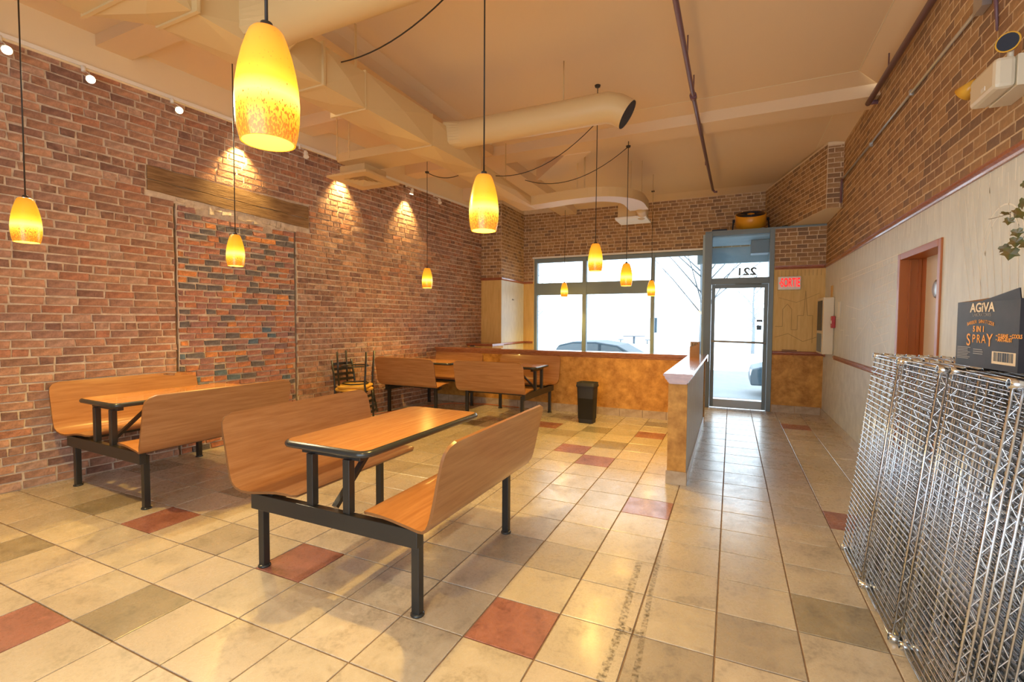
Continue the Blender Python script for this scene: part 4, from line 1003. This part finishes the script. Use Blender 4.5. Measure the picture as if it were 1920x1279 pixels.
loft(m, [ringr(.098, .078, .0), ringr(.1035, .0835, .003), ringr(.104, .084, .006), ringr(.105, .085, .03), ringr(.1235, .1035, .49), ringr(.124, .104, .505), ringr(.121, .101, .51), ringr(.112, .092, .06)]); m.f.append(tuple(len(m.v)-1-j for j in range(16))); m.m.append(0); m.sm.append(False)
m.build('body', M['can'], wb_)
m = MB(); loft(m, [ringr(.130, .110, .500), ringr(.134, .114, .512), ringr(.134, .114, .53), ringr(.128, .108, .535), ringr(.130, .110, .562), ringr(.124, .104, .566), ringr(.120, .100, .50)], False); m.build('rim', M['can'], wb_)

# ---- box of cards on the partition cap
kb = thing('leaflet_box', 'open brown cardboard leaflet box standing on the partition cap', 'box', (-.425, 6.55, .963))
m = MB()
m.prism([(-.058, 0), (.058, 0), (.058, .18), (.01, .15), (-.058, .12)], 'y', -.05, -.046); m.prism([(-.058, 0), (.058, 0), (.058, .19), (-.058, .19)], 'y', .046, .05)
m.bb(-.058, -.054, -.046, .046, 0, .13); m.bb(.054, .058, -.046, .046, 0, .18); m.bb(-.054, .054, -.046, .046, 0, .004)
m.build('carton', M['kraft'], kb)
for k in range(4): MB().box((-.03+k*.022, 0, .10), (.003, .08, .15), Matrix.Rotation(R(4*k-6), 3, 'Y')).build('leaflet', M['white'] if k % 2 else M['alu_pale'], kb)
tag(MB().tube([(-4.12, 7.17, .962+.012), (-4.03, 7.17, .962+.012)], .011, 10).build('marker_pen', M['black']), 'short black marker lying on the far partition cap', 'marker')

# ---- two stacked chairs
def make_chair(name, label):
    t = thing(name, label, 'chair', group='metal cafe chairs with yellow seats')
    s, b = .19, .40
    loftm = MB(); loft(loftm, [ringr(.165, .165, .452, .08), ringr(.20, .20, .455, .09), ringr(.205, .205, .478, .09), ringr(.19, .19, .492, .08)]); loftm.f.append(tuple(len(loftm.v)-16+j for j in range(16))); loftm.m.append(0); loftm.sm.append(True)
    loftm.build('seat', M['seat_y'], t)
    for sx in (-1, 1):
        MB().tube([(sx*.17, .185, .0), (sx*.165, .165, .45)], .0135, 8).build('leg', M['black'], t)
        MB().tube([(sx*.18, -.205, 0), (sx*.172, -.18, .44), (sx*.17, -.195, .60), (sx*.165, -.25, .86)], .0135, 8).build('rear_leg', M['black'], t)
    MB().tube([(.178*math.cos(k*math.pi/12), .178*math.sin(k*math.pi/12), .20) for k in range(24)], .009, 6, closed=True).build('foot_ring', M['black'], t)
    MB().tube([(.168*math.cos(k*math.pi/12), .168*math.sin(k*math.pi/12), .435) for k in range(24)], .010, 6, closed=True).build('seat_ring', M['black'], t)
    for z in (.58, .65, .72, .79): 
        y = -.19-.06*max(0, (z-.6))/.26
        m = MB()
        for k in range(6):
            x0, x1 = -.165+.33*k/6, -.165+.33*(k+1)/6; f = lambda x: y-.02*(1-(x/.165)**2)
            m.add([(x0, f(x0), z), (x1, f(x1), z), (x1, f(x1), z+.036), (x0, f(x0), z+.036), (x0, f(x0)-.006, z), (x1, f(x1)-.006, z), (x1, f(x1)-.006, z+.036), (x0, f(x0)-.006, z+.036)], [(3, 2, 1, 0), (4, 5, 6, 7), (0, 1, 5, 4), (2, 3, 7, 6)])
        m.build('back_slat', M['black'], t)
    return t
ch = make_chair('cafe_chair', 'black metal chair with yellow seat standing upright by the brick wall'); ch.location = (-4.655, 4.95, 0); ch.rotation_euler.z = R(-96)
ch2 = copy_tree(ch); ch2['label'] = 'black metal chair turned upside down on top of the upright chair'
ch2.matrix_world = Matrix.Translation((-4.645, 4.96, .987)) @ Matrix.Rotation(R(115), 4, 'Z') @ Matrix.Rotation(math.pi, 4, 'Y')

# ================================================================== wire shelves leaning in stacks
SL, SW, ST = 1.22, .457, .032
wires = MB(); nW = 43
for k in range(nW):
    z = .02 + (SL-.04)*k/(nW-1); wires.tube([(0, .0, z), (0, SW, z)], .0028, 5, caps=False)
wires_me = wires.mesh('deck_wires', M['chrome'])
def truss(y):
    m = MB(); m.tube([(.006, y, .0), (.006, y, SL)], .0046, 6); m.tube([(ST, y, .02), (ST, y, SL-.02)], .0046, 6)
    n = 25; m.tube([(.005 if k % 2 else ST, y, .03+(SL-.06)*k/n) for k in range(n+1)], .0024, 5); return m.mesh('truss', M['chrome'])
def etruss(z):
    m = MB(); m.tube([(.005, 0, z), (.005, SW, z)], .0036, 6); m.tube([(ST, 0, z), (ST, SW, z)], .0036, 6)
    n = 9; m.tube([(.005 if k % 2 else ST, .02+(SW-.04)*k/n, z) for k in range(n+1)], .0024, 5); return m.mesh('end_truss', M['chrome'])
tr_me = [truss(0.0), truss(SW/2), truss(SW)]; et_me = [etruss(0.004), etruss(SL-.004)]
col_me = MB().lathe([(.0135, -.006), (.0165, -.006), (.0165, .037), (.0135, .037), (.0135, -.006)], 16).mesh('corner_collar', M['chrome'])
sh0 = None
lean0 = math.atan2(.13, 1.21)
COLS = [(3.485, .650, 'far', 9), (3.012, .665, 'middle', 10), (2.510, .690, 'near', 10)]
ORD = ['outermost', 'second', 'third', 'fourth', 'fifth', 'sixth', 'seventh', 'eighth', 'ninth', 'tenth']
for yf, x0, nm_, cnt in COLS:
    for k in range(cnt):
        if sh0 is None:
            sh0 = thing('wire_shelf', 'x', 'shelf'); s_ = sh0
            tag(link('deck_wires', wires_me, sh0), kind='stuff')
            for me in tr_me: link('truss', me, sh0)
            for me in et_me: link('end_truss', me, sh0)
            for y in (0, SW):
                for z in (.010, SL-.010):
                    o = link('corner_collar', col_me, sh0); o.matrix_local = Matrix.Translation((0, y, z)) @ Matrix.Rotation(R(90), 4, 'Y')
        else: s_ = copy_tree(sh0)
        s_['label'] = 'chrome wire shelf in the %s leaning stack, %s from the aisle' % (nm_, ORD[k]); s_['group'] = 'chrome wire shelves leaning in stacks at the right wall'
        jy = rng.uniform(-.012, .012) if k else 0
        s_.location = (x0 + k*.0445, yf-SW-.0+jy-.012*k*(1 if nm_ != 'near' else .3), .0075); s_.rotation_euler = (0, lean0 + k*.004 + rng.uniform(-.002, .002), rng.uniform(-.006, .006))

# ---- black carton on top of the shelves
BXW, BXD, BXH = .335, .24, .255
bx = thing('spray_carton', 'open black carton with orange spray lettering standing on the wire shelves', 'box', (.865, 2.10, 1.245), R(0))
# local: -x+ ... front face looks towards the aisle and camera
fa0 = Vector((.835, 2.52, 0)); fa1 = Vector((.865, 2.13, 0))
dd = (fa1-fa0); FWD = dd.length; ang = math.atan2(dd.y, dd.x)
bx.location = (fa0.x, fa0.y, 1.238); bx.rotation_euler.z = ang
w = FWD; dp = .26; hh = .25
m = MB(); t_ = .004
m.bb(0, w, 0, t_, 0, hh); m.bb(0, w, dp-t_, dp, 0, hh); m.bb(0, t_, t_, dp-t_, 0, hh); m.bb(w-t_, w, t_, dp-t_, 0, hh); m.bb(t_, w-t_, t_, dp-t_, 0, t_)
m.build('carton_body', M['carton'], bx)
fl_ = MB(); fl_.add([(0, .002, hh), (w*.48, .002, hh), (w*.40, .03, hh+.012), (0, .10, hh+.016)], [(0, 1, 2, 3)]); fl_.add([(0, .004, hh-.002), (w*.48, .004, hh-.002), (w*.40, .032, hh+.010), (0, .102, hh+.014)], [(0, 1, 2, 3)]); fl_.build('flap', M['kraft'], bx)
fl_ = MB(); fl_.add([(w*.42, .0, hh-.004), (w, .0, hh-.004), (w, -.004, hh+.035), (w*.46, .0, hh+.002)], [(0, 1, 2, 3)]); fl_.add([(w*.42, .003, hh-.004), (w, .003, hh-.004), (w, -.001, hh+.035), (w*.46, .003, hh+.002)], [(0, 1, 2, 3)]); fl_.build('flap', M['carton'], bx)
FR = (R(90), 0, 0)
def ftext(s, size, mt, x, z, sx=1.0, align='CENTER', bold=.0): return text_mesh(s, size, mt, 'lettering', bx, (x, -.0007, z), FR, align, sx, .0002, bold)
ftext('AGiVA', .048, M['ink_cream'], w*.44, hh*.895, 1.12, bold=.0012); ftext('LABORATORIES', .017, M['ink_grey'], w*.44, hh*.79, 1.0)
for k, c in enumerate('BARBER SANITIZER'):
    a = (k-7.5)/7.5; o = text_mesh(c, .019, M['ink_orange'], 'lettering', bx, (w*.42+a*.083, -.0007, hh*.69-.010*a*a), (R(90), R(7*a), 0), 'CENTER', 1.0, .0002, .0)
ftext('5 IN 1', .030, M['ink_orange'], w*.40, hh*.575, 1.0, bold=.001)
for q_, (c, sz, dx, dz) in enumerate((('S', .066, -.074, -.006), ('P', .044, -.038, .0), ('R', .044, -.006, .0), ('A', .044, .027, .0), ('Y', .066, .064, -.004))):
    ftext(c, sz, M['ink_orange'], w*.42+dx, hh*.425+dz, .95, bold=.0004)
ftext('\u2022 CLEANS  \u2022 COOLS', .019, M['ink_orange'], w*.68, hh*.485, .86, 'LEFT', .0005); ftext('\u2022 ANTI-RUST', .019, M['ink_orange'], w*.68, hh*.43, .86, 'LEFT', .0005)
m = MB(); m.bb(w*.63, w*.97, -.0008, 0, .022, .066); m.build('barcode_patch', M['ink_cream'], bx)
m = MB(); x = w*.66
while x < w*.94:
    ww = rng.choice([.001, .0016, .0026]); m.bb(x, x+ww, -.0014, -.0006, .031, .063); x += ww + rng.choice([.0012, .002, .003])
m.build('barcode', M['black'], bx)
m = MB()
for k in range(8): m.bb(w*.03, w*(.24+.03*math.sin(k*2)), -.0008, 0, .028+k*.0062, .0305+k*.0062)
for k in range(3): m.bb(w*.32, w*(.48+.03*math.sin(k*3)), -.0008, 0, .05+k*.008, .053+k*.008)
m.build('small_print', M['ink_grey'], bx)
o = text_mesh('300 ml', .022, M['ink_cream'], 'lettering', bx, (w+.0007, .05, .018), (R(90), 0, R(90)), 'LEFT', 1.0, .0002)

# ---- ivy sprig hanging at the right edge
iv = thing('ivy_plant', 'trailing ivy sprigs hanging at the right edge above the black carton', 'plant', (1.16, 2.80, 1.92))
for pts in [[(-0.0135, -0.0633, 0.0071), (-0, 0.0776, 0.0085), (-0.0007, 0.132, 0.0039), (-0.0158, 0.1381, -0.0078), (-0.0003, 0.249, -0.0036), (-0.0189, 0.275, -0.0069), (-0.0151, 0.3491, 0.0023)], [(-0.0158, 0.1383, -0.0054), (-0.0063, 0.165, -0.0274)], [(-0.0135, -0.0746, -0.1229), (-0.0029, 0.0293, -0.1283), (-0.0006, 0.0885, -0.1422), (-0.0038, 0.1327, -0.1495), (-0.009, 0.1745, -0.1526)], [(-0.0122, -0.0366, -0.1656), (-0.0198, 0.0265, -0.1645), (-0.0038, 0.1329, -0.147)], [(-0.0135, -0.0609, 0.034), (-0.0135, -0.0746, -0.1229)]]:
    MB().tube(pts, .0012, 5).build('stem', M['stem'], iv)
LEAF = [(0, 0), (.25, -.12), (.5, .05), (.42, .32), (.62, .55), (.30, .62), (0, 1.0), (-.30, .62), (-.62, .55), (-.42, .32), (-.5, .05), (-.25, -.12)]
for pos, s, a, tz in (((-0.02, 0.1745, 0.0002), 0.032, 200, 70), ((-0.02, 0.1341, -0.0347), 0.034, 190, 20), ((-0.02, 0.0705, -0.0967), 0.04, 170, 15), ((-0.02, 0.0671, -0.1349), 0.045, 185, 10), ((-0.02, 0.1843, -0.153), 0.04, 150, 15), ((-0.02, 0.1031, -0.1768), 0.055, 190, 5), ((-0.02, 0.0549, 0.017), 0.045, 100, 60), ((-0.02, 0.0385, -0.0237), 0.05, 230, 50), ((-0.02, 0.0411, 0.0992), 0.03, 120, 40), ((-0.02, -0.0146, -0.1571), 0.05, 170, 30)):
    vs = [Vector((x*s, .06*s*math.cos(3*x)*0, -z*s)) for x, z in LEAF] + [Vector((0, -.10*s, -.45*s))]
    m = MB().add(vs, [(i, (i+1) % 12, 12) for i in range(12)]); m.add([x + Vector((0, .0008, 0)) for x in vs], [((i+1) % 12, i, 12) for i in range(12)])
    o = m.build('leaf', M['leaf'], iv, fix=False); o.matrix_local = Matrix.Translation(pos) @ Matrix.Rotation(R(-25), 4, 'Z') @ Matrix.Rotation(R(a-180), 4, 'Y') @ Matrix.Rotation(R(tz), 4, 'X')

# ================================================================== the street outside
st = struct(MB().add([(-40, 9.75, -.06), (40, 9.75, -.06), (40, 12.0, -.35), (-40, 12.0, -.35)], [(0, 1, 2, 3)]).build('ground_pavement', M['walk'], fix=False))
for k in range(14):
    y = 9.9+k*.15; z = -.06-.29*(y-9.75)/2.25
    MB().bb(-1.2, 1.6, y-.006, y+.006, z-.004, z+.004).build('paving_joint', M['road'], st)
MB().bb(DX0, DX1, DW+.1, 9.80, -.08, -.01).build('doorstep', M['walk'], st)
struct(MB().add([(-40, 12.0, -.35), (40, 12.0, -.35), (40, 12.5, -.5), (-40, 12.5, -.5)], [(0, 1, 2, 3)]).build('ground_snowbank', M['snow'], fix=False))
struct(MB().add([(-60, 12.5, -.7), (60, 12.5, -.7), (60, 24, -.8), (-60, 24, -.8)], [(0, 1, 2, 3)]).build('ground_road', M['road'], fix=False))
struct(MB().add([(-120, 24, -.78), (120, 24, -.78), (120, 160, -1.0), (-120, 160, -1.0)], [(0, 1, 2, 3)]).build('ground_park', M['snow'], fix=False))
def make_car(name, label, loc, rz, H, L, top):
    t = thing(name, label, 'car', loc, rz, 'cars parked in the street')
    side = [(-L/2, .35), (-L/2+.02, .75), (-L/2+.25, .95)] + top + [(L/2-.05, .80), (L/2, .55), (L/2-.02, .32)]
    m = MB(); m.prism(side[:3]+top+side[3+len(top):], 'y', -.86, .86); m.build('car_body', M['car'], t, bevel=.06)
    tx = [p[0] for p in top]; tz = max(p[1] for p in top)
    for s in (-1, 1):
        cl = [(a, b-.06) for a, b in top]; cl[0] = (top[0][0]+.16, .99); cl[-1] = (top[-1][0]-.2, .99)
        m = MB(); m.prism(cl, 'y', s*.861, s*.868); w_ = m.build('side_glass', M['car_glass'], t)
        MB().bb(-.10, -.02, min(s*.866, s*.874), max(s*.866, s*.874), .98, tz-.07).build('door_pillar', M['car'], t)
        for x in (-L/2+.75, L/2-.78):
            o = MB().lathe([(0, -.1), (.31, -.1), (.33, -.06), (.33, .06), (.31, .1), (0, .1)], 24).build('wheel', M['tyre'], t); o.matrix_local = Matrix.Translation((x, s*.78, .33)) @ Matrix.Rotation(R(90), 4, 'X')
            MB().lathe([(0, .012), (.2, .012), (.21, 0)], 20).build('hub_cap', M['alu_pale'], o)
        MB().bb(L/2-.20, L/2-.01, min(s*.55, s*.8), max(s*.55, s*.8), .60, .76).build('headlight', M['white'], t)
        MB().bb(-L/2-.01, -L/2+.1, min(s*.55, s*.8), max(s*.55, s*.8), .68, .84).build('tail_light', M['red'], t)
    return t
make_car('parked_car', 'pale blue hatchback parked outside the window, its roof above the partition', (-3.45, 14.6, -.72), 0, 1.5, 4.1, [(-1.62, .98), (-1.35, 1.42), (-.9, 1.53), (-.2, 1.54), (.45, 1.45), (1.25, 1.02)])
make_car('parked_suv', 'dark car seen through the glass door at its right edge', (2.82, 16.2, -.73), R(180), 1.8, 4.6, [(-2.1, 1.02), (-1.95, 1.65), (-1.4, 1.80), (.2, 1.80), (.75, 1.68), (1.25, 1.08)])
pt = thing('picnic_table', 'distant picnic table in the snow seen through the middle window', 'table', (-9.2, 50.2, -.86), R(8))
MB().bb(-1.1, 1.1, -.4, .4, .78, .86).build('table_top', M['far_grey'], pt)
for s in (-1, 1):
    MB().bb(s*1.35-.25, s*1.35+.25, -.9, .9, .42, .48).build('bench', M['far_grey'], pt); MB().bb(s*1.35-.05, s*1.35+.05, -.05, .05, 0, .42).build('bench_leg', M['far_grey'], pt)
MB().bb(-.12, .12, -.12, .12, 0, .78).build('pedestal', M['far_grey'], pt)
def make_tree(loc, H, seed, label):
    r = random.Random(seed); t = thing('bare_tree', label, 'tree', loc, 0, 'bare winter trees across the street')
    MB().tube([(0, 0, 0), (.05, 0, H*.3), (-.03, .02, H*.6), (.04, 0, H)], [.13, .10, .06, .015], 8).build('trunk', M['bark'], t)
    m = MB()
    for k in range(26):
        z = H*(.28+.68*k/26); a = r.uniform(0, 6.28); L = (H-z)*.5+.5; e = Vector((math.cos(a)*L, math.sin(a)*L, L*.8)); s = Vector((0, 0, z))
        m.tube([s, s+e*.5+Vector((0, 0, .08)), s+e], [.03, .018, .005], 5)
        for q in range(3):
            f = s+e*r.uniform(.4, .9); b = r.uniform(0, 6.28); g = Vector((math.cos(b), math.sin(b), .9))*L*.35; m.tube([f, f+g], [.01, .003], 4)
    m.build('branches', M['bark'], t)
make_tree((-1.05, 19.5, -.75), 7.5, 3, 'bare tree across the street beside the entrance jamb')
make_tree((-12.5, 31, -.85), 7, 5, 'bare tree far off behind the leftmost window')
make_tree((1.4, 38, -.9), 6, 9, 'bare tree far off behind the glass door')
sg = thing('street_sign', 'small blue sign on a post seen through the right window pane', 'sign', (-5.2, 36, -.85)); MB().bb(-.25, .25, -.02, .02, 1.5, 2.6).build('sign_plate', M['car'], sg); MB().tube([(0, 0, 0), (0, 0, 1.5)], .05, 8).build('post', M['far_grey'], sg)
